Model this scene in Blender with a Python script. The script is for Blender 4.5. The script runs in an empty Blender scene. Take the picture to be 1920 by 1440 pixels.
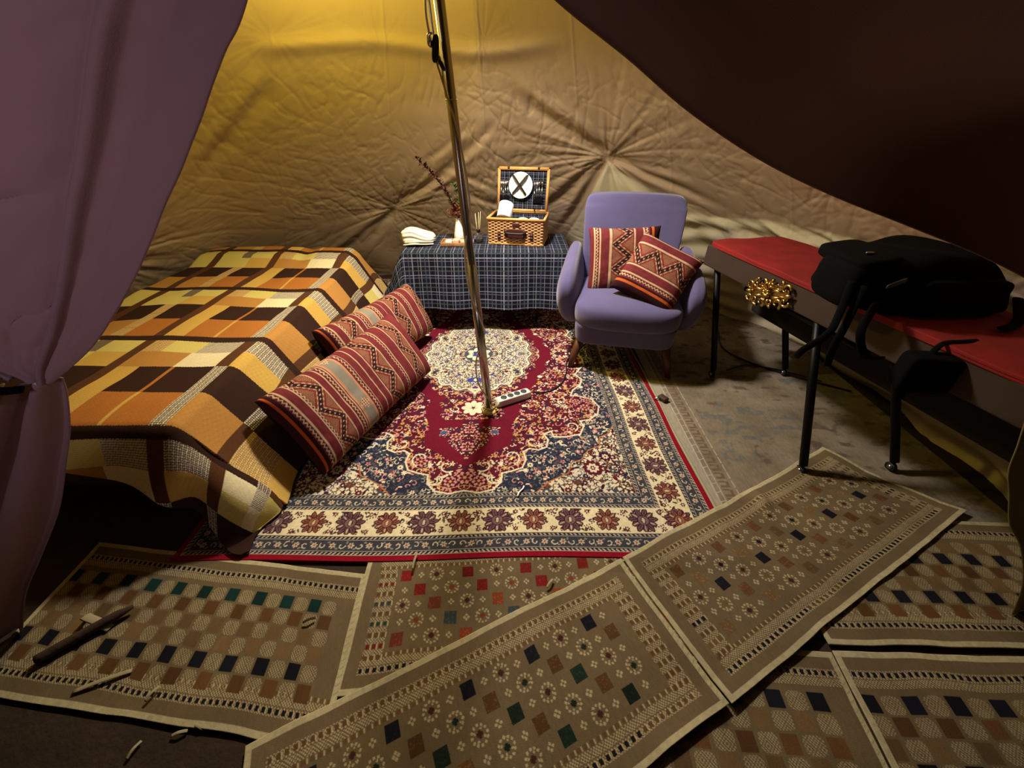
import bpy, bmesh, math, random
import numpy as np
from mathutils import Vector, Matrix

S = bpy.context.scene
C = S.collection
PI = math.pi

# ------------------------------------------------------------------ camera
cam = bpy.data.objects.new('camera', bpy.data.cameras.new('camera'))
C.objects.link(cam)
cam.location = (0, 0, 1.3)
cam.rotation_euler = (math.radians(90 - 34.5), 0, 0)
cam.data.sensor_width = 36
cam.data.lens = 36 * 740 / 1920
cam.data.clip_start = 0.02
S.camera = cam

# ------------------------------------------------------------------ light
S.view_settings.view_transform = 'Standard'
S.view_settings.look = 'None'
S.view_settings.gamma = 1
S.view_settings.use_curve_mapping = False
S.view_settings.exposure = 0.0
w = bpy.data.worlds.new('night'); S.world = w
w.use_nodes = True
w.node_tree.nodes['Background'].inputs['Color'].default_value = (0.40, 0.26, 0.30, 1)
w.node_tree.nodes['Background'].inputs['Strength'].default_value = 0.007


def point(name, loc, power, col, radius):
    l = bpy.data.lights.new(name, 'POINT'); l.energy = power; l.color = col; l.shadow_soft_size = radius
    o = bpy.data.objects.new(name, l); o.location = loc; C.objects.link(o)
    return o


def spot(name, loc, aim, power, col, radius, deg, blend=1.0):
    l = bpy.data.lights.new(name, 'SPOT'); l.energy = power; l.color = col; l.shadow_soft_size = radius
    l.spot_size = math.radians(deg); l.spot_blend = blend
    o = bpy.data.objects.new(name, l); o.location = loc; C.objects.link(o)
    o.rotation_euler = (Vector(aim) - Vector(loc)).to_track_quat('-Z', 'Y').to_euler()
    return o


# shaded lamp clamped to the pole, out of view above; a bare yellow bulb nearer the entrance; two added fill lights outside the door
spot('pole_lamp', (-0.18, 2.20, 1.93), (-0.02, 2.02, 0.0), 225, (1.0, 0.91, 0.86), 0.085, 146)
point('yellow_bulb', (-0.74, 2.14, 1.80), 32, (1.0, 0.80, 0.08), 0.05)
lv = bpy.data.lights.new('entrance_fill', 'AREA'); lv.energy = 1.9; lv.color = (1.0, 0.80, 0.96); lv.size = 0.4  # added fill from behind the camera, brightens the left curtain
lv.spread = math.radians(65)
lo = bpy.data.objects.new('entrance_fill', lv); C.objects.link(lo)
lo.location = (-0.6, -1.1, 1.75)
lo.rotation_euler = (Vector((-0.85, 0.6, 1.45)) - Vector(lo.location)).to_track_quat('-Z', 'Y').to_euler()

lv = bpy.data.lights.new('entrance_fill', 'AREA'); lv.energy = 2.2; lv.color = (1.0, 0.68, 0.60); lv.size = 0.3  # added warm fill from the right, brings out the flap folds
lv.spread = math.radians(100)
lo = bpy.data.objects.new('entrance_fill', lv); C.objects.link(lo)
lo.location = (2.1, -0.1, 0.9)
lo.rotation_euler = (Vector((0.9, 0.5, 1.75)) - Vector(lo.location)).to_track_quat('-Z', 'Y').to_euler()
S.cycles.diffuse_bounces = 2

# ------------------------------------------------------------------ helpers
RNG = np.random.default_rng(7)
random.seed(5)


def lin(c):
    c = [x / 255 for x in c]
    return tuple(x / 12.92 if x <= 0.04045 else ((x + 0.055) / 1.055) ** 2.4 for x in c) + (1,)


def mat(name, col=None, rough=0.8, metal=0.0, attr=False, bump=None, bdist=0.002, var=0.0, vscale=6, spec=0.5, sheen=0.0, trans=0.0, ior=1.45, coat=0.0):
    """bump = (scale, strength[, detail]); var = strength of a noise variation in value"""
    m = bpy.data.materials.new(name); m.use_nodes = True
    nt = m.node_tree; N = nt.nodes; L = nt.links
    b = N['Principled BSDF']
    b.inputs['Roughness'].default_value = rough
    b.inputs['Metallic'].default_value = metal
    b.inputs['Specular IOR Level'].default_value = spec
    b.inputs['IOR'].default_value = ior
    b.inputs['Transmission Weight'].default_value = trans
    b.inputs['Coat Weight'].default_value = coat
    if sheen:
        b.inputs['Sheen Weight'].default_value = sheen
        b.inputs['Sheen Roughness'].default_value = 0.5
    tc = N.new('ShaderNodeTexCoord')
    src = None
    if attr:
        a = N.new('ShaderNodeAttribute'); a.attribute_name = 'Col'; src = a.outputs['Color']
    if var:
        n = N.new('ShaderNodeTexNoise'); n.inputs['Scale'].default_value = vscale; n.inputs['Detail'].default_value = 5
        L.new(tc.outputs['Object'], n.inputs['Vector'])
        mr = N.new('ShaderNodeMapRange'); mr.inputs['From Min'].default_value = 0.3; mr.inputs['From Max'].default_value = 0.7
        mr.inputs['To Min'].default_value = 1 - var; mr.inputs['To Max'].default_value = 1 + var
        L.new(n.outputs['Fac'], mr.inputs['Value'])
        mx = N.new('ShaderNodeMix'); mx.data_type = 'RGBA'; mx.blend_type = 'MULTIPLY'; mx.inputs['Factor'].default_value = 1
        if src: L.new(src, mx.inputs['A'])
        else: mx.inputs['A'].default_value = lin(col)
        L.new(mr.outputs['Result'], mx.inputs['B'])
        src = mx.outputs['Result']
    if src: L.new(src, b.inputs['Base Color'])
    else: b.inputs['Base Color'].default_value = lin(col)
    if bump:
        n = N.new('ShaderNodeTexNoise'); n.inputs['Scale'].default_value = bump[0]
        n.inputs['Detail'].default_value = bump[2] if len(bump) > 2 else 3
        L.new(tc.outputs['Object'], n.inputs['Vector'])
        bp = N.new('ShaderNodeBump'); bp.inputs['Strength'].default_value = bump[1]; bp.inputs['Distance'].default_value = bdist
        L.new(n.outputs['Fac'], bp.inputs['Height']); L.new(bp.outputs['Normal'], b.inputs['Normal'])
    return m


def put(name, me, m=None, parent=None, smooth=True):
    o = bpy.data.objects.new(name, me); C.objects.link(o)
    if m: me.materials.append(m)
    if parent: o.parent = parent
    if smooth and len(me.polygons): me.polygons.foreach_set('use_smooth', np.ones(len(me.polygons), bool))
    return o


def tag(o, label=None, cat=None, group=None, kind=None):
    if label: o['label'] = label
    if cat: o['category'] = cat
    if group: o['group'] = group
    if kind: o['kind'] = kind
    return o


def thing(name, label, cat, loc=(0, 0, 0), rz=0.0, group=None):
    o = bpy.data.objects.new(name, None); C.objects.link(o); o.empty_display_size = 0.05
    o.location = loc; o.rotation_euler = (0, 0, rz)
    return tag(o, label, cat, group)


def mesh_from(V, F, cols=None):
    """V (n,3) array, F (m,4) or (m,3) int array"""
    V = np.asarray(V, np.float32); F = np.asarray(F, np.int32)
    me = bpy.data.meshes.new('m')
    me.vertices.add(len(V)); me.vertices.foreach_set('co', V.ravel())
    k = F.shape[1]
    me.loops.add(F.size); me.loops.foreach_set('vertex_index', F.ravel())
    me.polygons.add(len(F)); me.polygons.foreach_set('loop_start', np.arange(0, F.size, k, dtype=np.int32))
    me.update(calc_edges=True)
    if cols is not None:
        at = me.color_attributes.new('Col', 'BYTE_COLOR', 'POINT')
        cc = np.ones((len(V), 4), np.float32); cc[:, :3] = np.clip(cols.reshape(-1, 3), 0, 1)
        at.data.foreach_set('color_srgb', cc.ravel())
    return me


def grid(P, cols=None, wrap_u=False, wrap_v=False, flip=False):
    n, m = P.shape[:2]
    I = np.arange(n * m).reshape(n, m)
    if wrap_u: I = np.vstack([I, I[:1]])
    if wrap_v: I = np.hstack([I, I[:, :1]])
    F = np.stack([I[:-1, :-1], I[1:, :-1], I[1:, 1:], I[:-1, 1:]], -1).reshape(-1, 4)
    if flip: F = F[:, ::-1]
    return mesh_from(P.reshape(-1, 3), F, cols)


def slab(P, th, cols=None):
    """sheet with thickness: top P, bottom P - th"""
    n, m = P.shape[:2]
    Q = P.copy(); Q[..., 2] -= th
    V = np.concatenate([P.reshape(-1, 3), Q.reshape(-1, 3)])
    I = np.arange(n * m).reshape(n, m); J = I + n * m
    top = np.stack([I[:-1, :-1], I[1:, :-1], I[1:, 1:], I[:-1, 1:]], -1).reshape(-1, 4)
    bd = np.concatenate([I[:, 0], I[-1, 1:], I[-2::-1, -1], I[0, -2:0:-1]])
    bn = np.roll(bd, -1)
    side = np.stack([bd, bd + n * m, bn + n * m, bn], -1)
    cc = None
    if cols is not None: cc = np.concatenate([cols.reshape(-1, 3)] * 2)
    return mesh_from(V, np.concatenate([top, side]), cc)


def pnorm(n, p):
    """rounded cube: unit p-norm ball, quads; returns V,F"""
    g = np.linspace(-1, 1, n); V = []; F = []; o = 0
    A, B = np.meshgrid(g, g, indexing='ij'); one = np.ones_like(A)
    for ax in range(3):
        for s in (-1, 1):
            c = [None] * 3; c[ax] = one * s; c[(ax + 1) % 3] = A; c[(ax + 2) % 3] = B
            V.append(np.stack(c, -1).reshape(-1, 3))
            I = np.arange(n * n).reshape(n, n) + o
            f = np.stack([I[:-1, :-1], I[1:, :-1], I[1:, 1:], I[:-1, 1:]], -1).reshape(-1, 4)
            F.append(f if s > 0 else f[:, ::-1]); o += n * n
    V = np.concatenate(V); F = np.concatenate(F)
    key = np.round(V * 1000).astype(np.int64)
    _, idx, inv = np.unique(key, axis=0, return_index=True, return_inverse=True)
    V = V[idx]; F = inv.reshape(-1)[F]
    nrm = (np.abs(V) ** p).sum(1) ** (1 / p)
    return V / nrm[:, None], F


def blob(fn, n=22, p=6):
    V, F = pnorm(n, p)
    return mesh_from(fn(V), F)


def rbox(sx, sy, sz, c=(0, 0, 0), n=10, p=12):
    return blob(lambda V: V * np.array([sx / 2, sy / 2, sz / 2]) + np.array(c), n, p)


def bbox(sx, sy, sz, c=(0, 0, 0), r=0.004, seg=2):
    bm = bmesh.new(); bmesh.ops.create_cube(bm, size=1)
    for v in bm.verts: v.co = Vector((v.co.x * sx + c[0], v.co.y * sy + c[1], v.co.z * sz + c[2]))
    if r: bmesh.ops.bevel(bm, geom=bm.edges[:], offset=r, segments=seg, affect='EDGES', profile=0.5)
    me = bpy.data.meshes.new('m'); bm.to_mesh(me); bm.free(); return me


def spline(pts, n):
    P = np.array(pts, float)
    P = np.vstack([2 * P[0] - P[1], P, 2 * P[-1] - P[-2]])
    out = []
    k = len(P) - 3
    for i in range(k):
        t = np.linspace(0, 1, n, endpoint=False)[:, None]
        a, b, c, d = P[i:i + 4]
        out.append(0.5 * ((2 * b) + (-a + c) * t + (2 * a - 5 * b + 4 * c - d) * t ** 2 + (-a + 3 * b - 3 * c + d) * t ** 3))
    out.append(P[-2][None]); return np.concatenate(out)


def tubeVF(path, r, k=10, caps=True, base=0, flat=1.0):
    P = np.asarray(path, float); n = len(P)
    r = np.broadcast_to(np.asarray(r, float), (n,))
    T = np.gradient(P, axis=0); T /= np.linalg.norm(T, axis=1)[:, None] + 1e-12
    up = np.array([0, 0, 1.0]) if abs(T[0][2]) < 0.9 else np.array([1.0, 0, 0])
    N = np.cross(T[0], up); N /= np.linalg.norm(N)
    V = []
    for i in range(n):
        N = N - T[i] * N.dot(T[i]); N /= np.linalg.norm(N) + 1e-12
        B = np.cross(T[i], N)
        a = np.arange(k) * 2 * PI / k
        V.append(P[i] + r[i] * (np.cos(a)[:, None] * N + flat * np.sin(a)[:, None] * B))
    V = np.concatenate(V)
    I = np.arange(n * k).reshape(n, k); J = np.roll(I, -1, 1)
    F = np.stack([I[:-1], J[:-1], J[1:], I[1:]], -1).reshape(-1, 4)
    if caps:
        V = np.vstack([V, P[0], P[-1]]); a, b = n * k, n * k + 1
        F = np.vstack([F, np.stack([J[0], I[0], np.full(k, a), np.full(k, a)], -1), np.stack([I[-1], J[-1], np.full(k, b), np.full(k, b)], -1)])
    return V, F + base


def fixed(V, F):
    """faces with a doubled last index become triangles"""
    me = bpy.data.meshes.new('m')
    me.from_pydata([tuple(v) for v in V], [], [tuple(f[:3]) if f[2] == f[3] else tuple(f) for f in F.tolist()])
    me.update(); return me


def tube(path, r, k=10, flat=1.0):
    return fixed(*tubeVF(path, r, k, flat=flat))


def tubes(lst, k=6):
    Vs = []; Fs = []; o = 0
    for path, r in lst:
        V, F = tubeVF(path, r, k); Vs.append(V); Fs.append(F + o); o += len(V)
    return fixed(np.concatenate(Vs), np.concatenate(Fs))


def lathe(prof, k=32, c=(0, 0, 0)):
    P = np.array(prof, float); a = np.arange(k) * 2 * PI / k
    G = np.stack([P[:, 0][:, None] * np.cos(a), P[:, 0][:, None] * np.sin(a), np.repeat(P[:, 1][:, None], k, 1)], -1) + np.array(c)
    return grid(G, wrap_v=True, flip=True)


def hashn(ix, iy, seed):
    h = (ix.astype(np.int64) * 374761393 + iy.astype(np.int64) * 668265263 + seed * 982451653) & 0x7fffffff
    h = ((h ^ (h >> 13)) * 1274126177) & 0x7fffffff
    return ((h ^ (h >> 16)) & 0xffff) / 65535.0


def vn(x, y, seed=0):
    ix = np.floor(x); iy = np.floor(y); fx = x - ix; fy = y - iy
    fx = fx * fx * fx * (fx * (fx * 6 - 15) + 10); fy = fy * fy * fy * (fy * (fy * 6 - 15) + 10)
    a = hashn(ix, iy, seed); b = hashn(ix + 1, iy, seed); c = hashn(ix, iy + 1, seed); d = hashn(ix + 1, iy + 1, seed)
    return (a * (1 - fx) + b * fx) * (1 - fy) + (c * (1 - fx) + d * fx) * fy


def fbm(x, y, seed=0, o=4):
    s = 0; am = 0.5
    for i in range(o): s = s + am * vn(x * 2 ** i, y * 2 ** i, seed + i); am *= 0.5
    return s


def creases(x, y, ang, fx, fy, seed):
    """thin sharp ridges running along direction ang"""
    u = x * math.cos(ang) + y * math.sin(ang); v = -x * math.sin(ang) + y * math.cos(ang)
    n = fbm(u * fx, v * fy, seed, 3)
    r = 1 - np.abs(n - 0.44) * 9
    msk = np.clip((vn(x * 2.1, y * 2.1, seed + 50) - 0.42) * 4, 0, 1)
    return np.clip(r, 0, 1) ** 2 * msk


def c8(*c): return np.array(c, float) / 255


class Cv:
    """a woven pattern, painted cell by cell"""
    def __init__(s, W, H, px, col):
        s.px = px; s.nx = int(round(W / px)); s.ny = int(round(H / px))
        s.a = np.tile(np.asarray(col, float), (s.nx, s.ny, 1))
        s.x = (np.arange(s.nx) + 0.5) * px; s.y = (np.arange(s.ny) + 0.5) * px
        s.X, s.Y = np.meshgrid(s.x, s.y, indexing='ij')

    def win(s, cx, cy, r):
        a = max(0, int((cx - r) / s.px)); b = min(s.nx, int((cx + r) / s.px) + 2)
        c = max(0, int((cy - r) / s.px)); d = min(s.ny, int((cy + r) / s.px) + 2)
        return slice(a, b), slice(c, d)

    def ell(s, cx, cy, rx, ry, ang, col, mask=None):
        i, j = s.win(cx, cy, max(rx, ry))
        if i.start >= i.stop or j.start >= j.stop: return
        X = s.X[i, j] - cx; Y = s.Y[i, j] - cy
        c, n = math.cos(ang), math.sin(ang)
        m = ((X * c + Y * n) / rx) ** 2 + ((-X * n + Y * c) / ry) ** 2 <= 1
        if mask is not None: m &= mask[i, j]
        s.a[i, j][m] = col

    def rect(s, x0, y0, x1, y1, col, mask=None):
        m = (s.x >= x0) & (s.x < x1); n = (s.y >= y0) & (s.y < y1)
        if m.any() and n.any():
            i = slice(np.argmax(m), np.argmax(m) + m.sum()); j = slice(np.argmax(n), np.argmax(n) + n.sum())
            if mask is None: s.a[i, j] = col
            else: s.a[i, j][mask[i, j]] = col

    def line(s, pts, w, col, mask=None):
        pts = np.array(pts, float)
        for a, b in zip(pts[:-1], pts[1:]):
            n = max(1, int(np.hypot(*(b - a)) / (w * 0.45)))
            for t in np.linspace(0, 1, n + 1): s.ell(*(a + (b - a) * t), w / 2, w / 2, 0, col, mask)

    def poly(s, pts):
        P = np.array(pts); m = np.zeros(s.X.shape, bool)
        for (x1, y1), (x2, y2) in zip(P, np.roll(P, -1, 0)):
            if y1 == y2: continue
            c = ((s.Y < y1) != (s.Y < y2)) & (s.X < (x2 - x1) * (s.Y - y1) / (y2 - y1) + x1)
            m ^= c
        return m


def flower(cv, x, y, r, petal, core, k=6, mask=None, out=None):
    ph = random.random() * 6
    if out is not None: cv.ell(x, y, r * 1.12, r * 1.12, 0, out, mask)
    for i in range(k):
        a = ph + i * 2 * PI / k
        cv.ell(x + r * .62 * math.cos(a), y + r * .62 * math.sin(a), r * .40, r * .26, a, petal, mask)
    cv.ell(x, y, r * .3, r * .3, 0, core, mask)


def curl(cv, x, y, r, ang, turn, wd, col, mask=None):
    t = np.linspace(0, 1, 14)
    a = ang + turn * t * 4.2; rr = r * (1 - 0.75 * t)
    cv.line(np.stack([x + rr * np.cos(a), y + rr * np.sin(a)], 1), wd, col, mask)


def fill(cv, mask, n, pal, core, size=(0.008, 0.018), dmin=0.018, curls=0.35, seed=1, wd=0.004):
    rs = random.Random(seed); random.seed(seed)
    idx = np.argwhere(mask); pts = []
    if not len(idx): return
    cell = {}
    tries = 0
    while len(pts) < n and tries < n * 12:
        tries += 1
        i, j = idx[rs.randrange(len(idx))]; x, y = cv.x[i], cv.y[j]
        k = (int(x / dmin), int(y / dmin))
        if any((k[0] + a, k[1] + b) in cell and math.hypot(cell[(k[0] + a, k[1] + b)][0] - x, cell[(k[0] + a, k[1] + b)][1] - y) < dmin for a in (-1, 0, 1) for b in (-1, 0, 1)): continue
        cell[k] = (x, y); pts.append((x, y))
        c = rs.choice(pal); r = rs.uniform(*size); q = rs.random()
        if q < curls: curl(cv, x, y, r * 1.3, rs.random() * 6.3, rs.choice((-1, 1)), wd, c, mask)
        elif q < curls + 0.3: flower(cv, x, y, r, c, rs.choice(core), rs.choice((5, 6, 8)), mask)
        else:
            a = rs.random() * PI
            cv.ell(x, y, r * .9, r * .38, a, c, mask)
            if rs.random() < .5: cv.ell(x + .5 * r * math.cos(a + 1.4), y + .5 * r * math.sin(a + 1.4), r * .6, r * .28, a + 1.4, rs.choice(pal), mask)


# ------------------------------------------------------------------ materials
M = {}
M['canvas'] = mat('beige_canvas', (158, 142, 112), 0.85, attr=True, var=0.05, vscale=2.5, bump=(420, 0.25, 2), bdist=0.001)
M['flap'] = mat('flap_canvas', (128, 98, 84), 0.9, var=0.05, vscale=3, bump=(500, 0.25, 2), bdist=0.001)
M['curtain'] = mat('mauve_canvas', (138, 114, 120), 0.88, var=0.05, vscale=3, bump=(500, 0.3, 2), bdist=0.001)
M['side_curtain'] = mat('tan_canvas', (120, 104, 76), 0.9)
M['ground'] = mat('dark_groundsheet', (52, 38, 26), 0.95, var=0.35, vscale=9, bump=(60, 0.8, 5), bdist=0.006)
M['wool'] = mat('rug_wool', attr=True, rough=0.95, spec=0.15, bump=(700, 0.6, 2), bdist=0.0015, var=0.06, vscale=7)
M['jacquard'] = mat('jacquard_weave', attr=True, rough=0.95, spec=0.1, bump=(520, 0.7, 2), bdist=0.0012, var=0.14, vscale=5)
M['plaid_cover'] = mat('waffle_cotton', attr=True, rough=0.9, spec=0.2, bump=(260, 0.5, 2), bdist=0.0015)
M['tartan'] = mat('tartan_wool', attr=True, rough=0.9, spec=0.2, bump=(500, 0.4), bdist=0.001)
M['kilim'] = mat('kilim_weave', attr=True, rough=0.95, spec=0.15, bump=(450, 0.6), bdist=0.0015)
M['kilim_back'] = mat('black_cotton', (14, 12, 14), 0.95, spec=0.1)
M['chair'] = mat('lavender_wool', (92, 86, 124), 0.95, var=0.05, vscale=14, bump=(600, 0.5), bdist=0.001, sheen=0.35, spec=0.2)
M['walnut'] = mat('walnut_leg', (92, 52, 30), 0.4, var=0.2, vscale=20)
M['black_metal'] = mat('black_steel', (14, 14, 15), 0.45, metal=0.6)
M['rubber'] = mat('black_rubber', (12, 12, 12), 0.6)
M['chrome'] = mat('polished_steel', (176, 172, 166), 0.27, metal=1.0)
M['gold'] = mat('gilt', (196, 164, 92), 0.28, metal=1.0)
M['red_vinyl'] = mat('red_cloth', (134, 20, 18), 0.8, var=0.2, vscale=10, bump=(120, 0.3), bdist=0.002)
M['brown_side'] = mat('brown_board', (58, 42, 32), 0.8, var=0.15, vscale=8)
M['bag'] = mat('black_nylon', (7, 7, 8), 0.9, spec=0.1, bump=(200, 0.4), bdist=0.001)
M['wicker'] = mat('willow_weave', attr=True, rough=0.45, spec=0.5)
M['willow'] = mat('willow_rim', (214, 160, 92), 0.45, var=0.15, vscale=60)
M['leather'] = mat('brown_leather', (70, 30, 24), 0.45)
M['dark_leather'] = mat('dark_leather', (26, 22, 22), 0.5)
M['white_china'] = mat('white_china', (238, 238, 232), 0.2)
M['paper'] = mat('white_paper', (240, 240, 238), 0.9)
M['towel'] = mat('cream_towel', (236, 230, 204), 0.95, bump=(300, 0.8), bdist=0.002)
M['glass'] = mat('clear_glass', (255, 255, 255), 0.03, trans=1.0)
M['reed'] = mat('reed', (222, 204, 150), 0.8)
M['white_plastic'] = mat('white_plastic', (226, 222, 216), 0.35)
M['grey_plastic'] = mat('grey_socket', (64, 64, 62), 0.4)
M['cream_cable'] = mat('cream_cable', (214, 200, 160), 0.5)
M['yellow_cap'] = mat('yellow_plastic', (226, 204, 104), 0.4)
M['dark_leaf'] = mat('dried_seed', (84, 48, 34), 0.85)
M['green_leaf'] = mat('green_leaf', (58, 84, 48), 0.7)
M['sage_leaf'] = mat('sage_leaf', (120, 132, 104), 0.8)
M['rust_petal'] = mat('rust_petal', (142, 72, 44), 0.85)
M['wood_tray'] = mat('wooden_tray', (166, 120, 78), 0.6, var=0.3, vscale=40)
M['soap'] = mat('pink_soap', (224, 182, 150), 0.6)
M['bark'] = mat('brown_bark', (60, 42, 28), 0.9, var=0.3, vscale=30, bump=(80, 0.8), bdist=0.003)
M['cream_strip'] = mat('cream_tape', (160, 150, 116), 0.9)
M['dark_wood'] = mat('dark_wood', (70, 50, 36), 0.6)
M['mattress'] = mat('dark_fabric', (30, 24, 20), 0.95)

def translucent(m, col, f):
    nt = m.node_tree; b = nt.nodes['Principled BSDF']; out = nt.nodes['Material Output']
    t = nt.nodes.new('ShaderNodeBsdfTranslucent'); t.inputs['Color'].default_value = lin(col)
    mx = nt.nodes.new('ShaderNodeMixShader'); mx.inputs[0].default_value = f
    nt.links.new(b.outputs[0], mx.inputs[1]); nt.links.new(t.outputs[0], mx.inputs[2]); nt.links.new(mx.outputs[0], out.inputs['Surface'])


translucent(M['curtain'], (190, 158, 158), 0.30)
translucent(M['flap'], (150, 112, 92), 0.28)

# ------------------------------------------------------------------ ground
me = grid(np.stack(np.meshgrid(np.linspace(-4, 4, 60), np.linspace(-1.5, 5, 60), indexing='ij') + [np.zeros((60, 60))], -1))
tag(put('floor', me, M['ground']), 'dark brown earth floor of the tent', 'floor', kind='structure')

# ------------------------------------------------------------------ tent canvas
CX, CY, APEX = -0.2, 1.65, 3.8
ANG = np.radians([-60, 0, 30, 60, 90, 120, 145, 180, 230])
RB = np.array([2.5, 2.48, 2.44, 2.32, 2.16, 2.40, 2.68, 2.48, 2.5])


def cone_r(a, z):
    R = np.interp(a, ANG, RB)
    ze = np.interp(a, np.radians([-60, 20, 30, 38, 50, 57, 60, 63, 67, 71, 76]), [.78, .78, .76, .72, .86, .96, 1.03, .86, .62, .40, 0.0])
    zz = np.maximum(z, ze)
    return R * (1 - zz / APEX) + np.maximum(ze - z, 0) * 0.38, ze


def build_canvas():
    na, nz = 1150, 560
    A = np.radians(np.linspace(-46, 226, na)); Z = np.linspace(-0.02, 3.7, nz)
    a, z = np.meshgrid(A, Z, indexing='ij')
    r, ze = cone_r(a, z)
    s = (a - PI / 2) * 1.8; t = z * 1.25            # surface metres, roughly
    d = np.zeros_like(a)                            # outward displacement
    A1 = (60.2, 1.045); A2 = (112.5, .655)
    anchors = [(A1[0], A1[1], .050, .5, .75), (A2[0], A2[1], .040, .42, .55), (134.5, .80, .006, .12, .25), (14.8, 1.0, .006, .15, .3),
               (88.5, 1.38, .008, .25, .10), (134.9, 1.62, .012, .20, .2), (113.7, 1.60, .01, .12, .2), (88.2, 1.62, .01, .12, .2), (-15, .95, .04, .4, .7), (165, .6, .04, .4, .7)]
    for k, (aa, az, pull, L, am) in enumerate(anchors):
        ds = (a - math.radians(aa)) * np.interp(az, [0, 3], [2.4, .3]); dt = (z - az) * 1.25
        dist = np.hypot(ds, dt) + 1e-4; phi = np.arctan2(dt, ds)
        c_, s_ = np.cos(phi), np.sin(phi)
        q1 = vn(c_ * 4.1 + 9 * k, s_ * 4.1 + dist * .8, 60 + k) + .5 * vn(c_ * 9 + 3 * k, s_ * 9 + dist * 2, 70 + k)
        f = 1.6 * (1 - np.abs(q1 - .75) * 4.5).clip(-.6, 1)
        q2 = vn(c_ * 12 + 3 * k, s_ * 12 + dist * 2.5, 80 + k); f = f + .3 * (q2 - .5)
        wdt = (.30 + 1.0 * vn(c_ * 1.4 + 5 * k + 2, s_ * 1.4 + 3, 90 + k)) * np.exp(-dist / L) * (1 - np.exp(-dist / 0.05))
        d += am * 0.016 * f * wdt
        d += pull * np.exp(-(dist / .16) ** 1.2)
    # long diagonal tension folds between the ties
    for (a0, z0, a1, z1, wd, am) in ((112.7, .66, 84, 1.30, .035, .016), (59.9, 1.07, 84, 1.45, .05, .030), (112.7, .70, 96, .98, .03, .012), (112.7, .66, 128, .2, .04, .02),
                                     (59.9, 1.05, 80, .55, .04, .022), (59.9, 1.05, 74, .40, .03, .018), (59.9, 1.05, 34, .78, .03, .018), (59.9, 1.05, 40, .95, .03, .010),
                                     (134.9, 1.45, 150, .95, .05, .03), (112.7, .66, 121, .30, .03, .015), (100, .98, 84, .75, .03, .010), (98, .8, 82, .62, .03, .010), (105, 1.0, 92, 1.25, .025, .008)):
        p = np.array([math.radians(a0) * 1.7, z0 * 1.25]); q = np.array([math.radians(a1) * 1.7, z1 * 1.25])
        X = a * 1.7 - p[0]; Y = z * 1.25 - p[1]; v = q - p; Ln = np.hypot(*v); v /= Ln
        tt = (X * v[0] + Y * v[1]) / Ln; nn = -X * v[1] + Y * v[0]
        nn = nn + .015 * (vn(tt * 6, tt * 0, 5) - .5)
        e = np.clip(tt * 8, 0, 1) * np.clip((1 - tt) * 3, 0, 1)
        d += am * e * (np.exp(-(nn / wd) ** 2) - .6 * np.exp(-((nn - wd * 1.6) / wd) ** 2))
    # sagging roll in the roof above
    roll = np.exp(-((z - 1.60 - .02 * np.sin(a * 7)) / .035) ** 2) * np.clip((np.degrees(a) - 66) / 14, 0, 1) * np.clip((139 - np.degrees(a)) / 5, 0, 1)
    d -= 0.035 * roll
    # slack pockets and small wrinkles
    d += 0.035 * (fbm(s * 1.2, t * 1.2, 3, 2) - .4)
    low = np.clip((1.62 - z) / .25, 0.15, 1)
    d += low * (0.0065 * creases(s, t, .9, 3, 8, 21) + 0.006 * creases(s, t, 1.9, 3.2, 9, 22) + 0.0055 * creases(s, t, .3, 3, 9, 23) + 0.004 * creases(s, t, 2.6, 5, 14, 24) + .004 * creases(s, t, 1.2, 6, 15, 25))
    # gathers in the short upright wall under the tie
    below = np.clip((ze - z) / .08, 0, 1) * (ze > .02)
    ph = (a - math.radians(59.9)) / (0.06 + (1.06 - z).clip(0) * .9)
    d += below * (.024 * np.cos(ph * 9) + .012 * np.cos(ph * 21 + 1))
    rw = np.clip((math.radians(50) - a) / .1, 0, 1) * below
    d += rw * 0.014 * np.sin(z * 55 + a * 6 + 3 * vn(a * 6, z * 3, 8))
    # hem folds low down
    d += np.clip((.5 - z) / .5, 0, 1) * .02 * np.sin(a * 26 + 4 * vn(a * 5, z * 2, 9))
    # sewn seams
    for sa in (135.2, 112.6, 88.8, 66, 45, 22, 2, 158, 180):
        off = (a - math.radians(sa + .6 * math.sin(sa))) * r
        d += -.004 * np.exp(-(off / .006) ** 2)
    r = r + d
    P = np.stack([CX + r * np.cos(a), CY + r * np.sin(a), z], -1)
    col = np.tile(c8(168, 144, 116), (na, nz, 1))
    sk = np.clip((ze - z) / .012, 0, 1)[..., None] * np.clip((ze - .12) * 20, 0, 1)[..., None]
    col = col * (1 - sk) + c8(192, 180, 148) * sk
    return grid(P, col)


tag(put('wall_back', build_canvas(), M['canvas']), 'wrinkled beige canvas wall and roof of the tent', 'tent wall', kind='structure')


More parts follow.
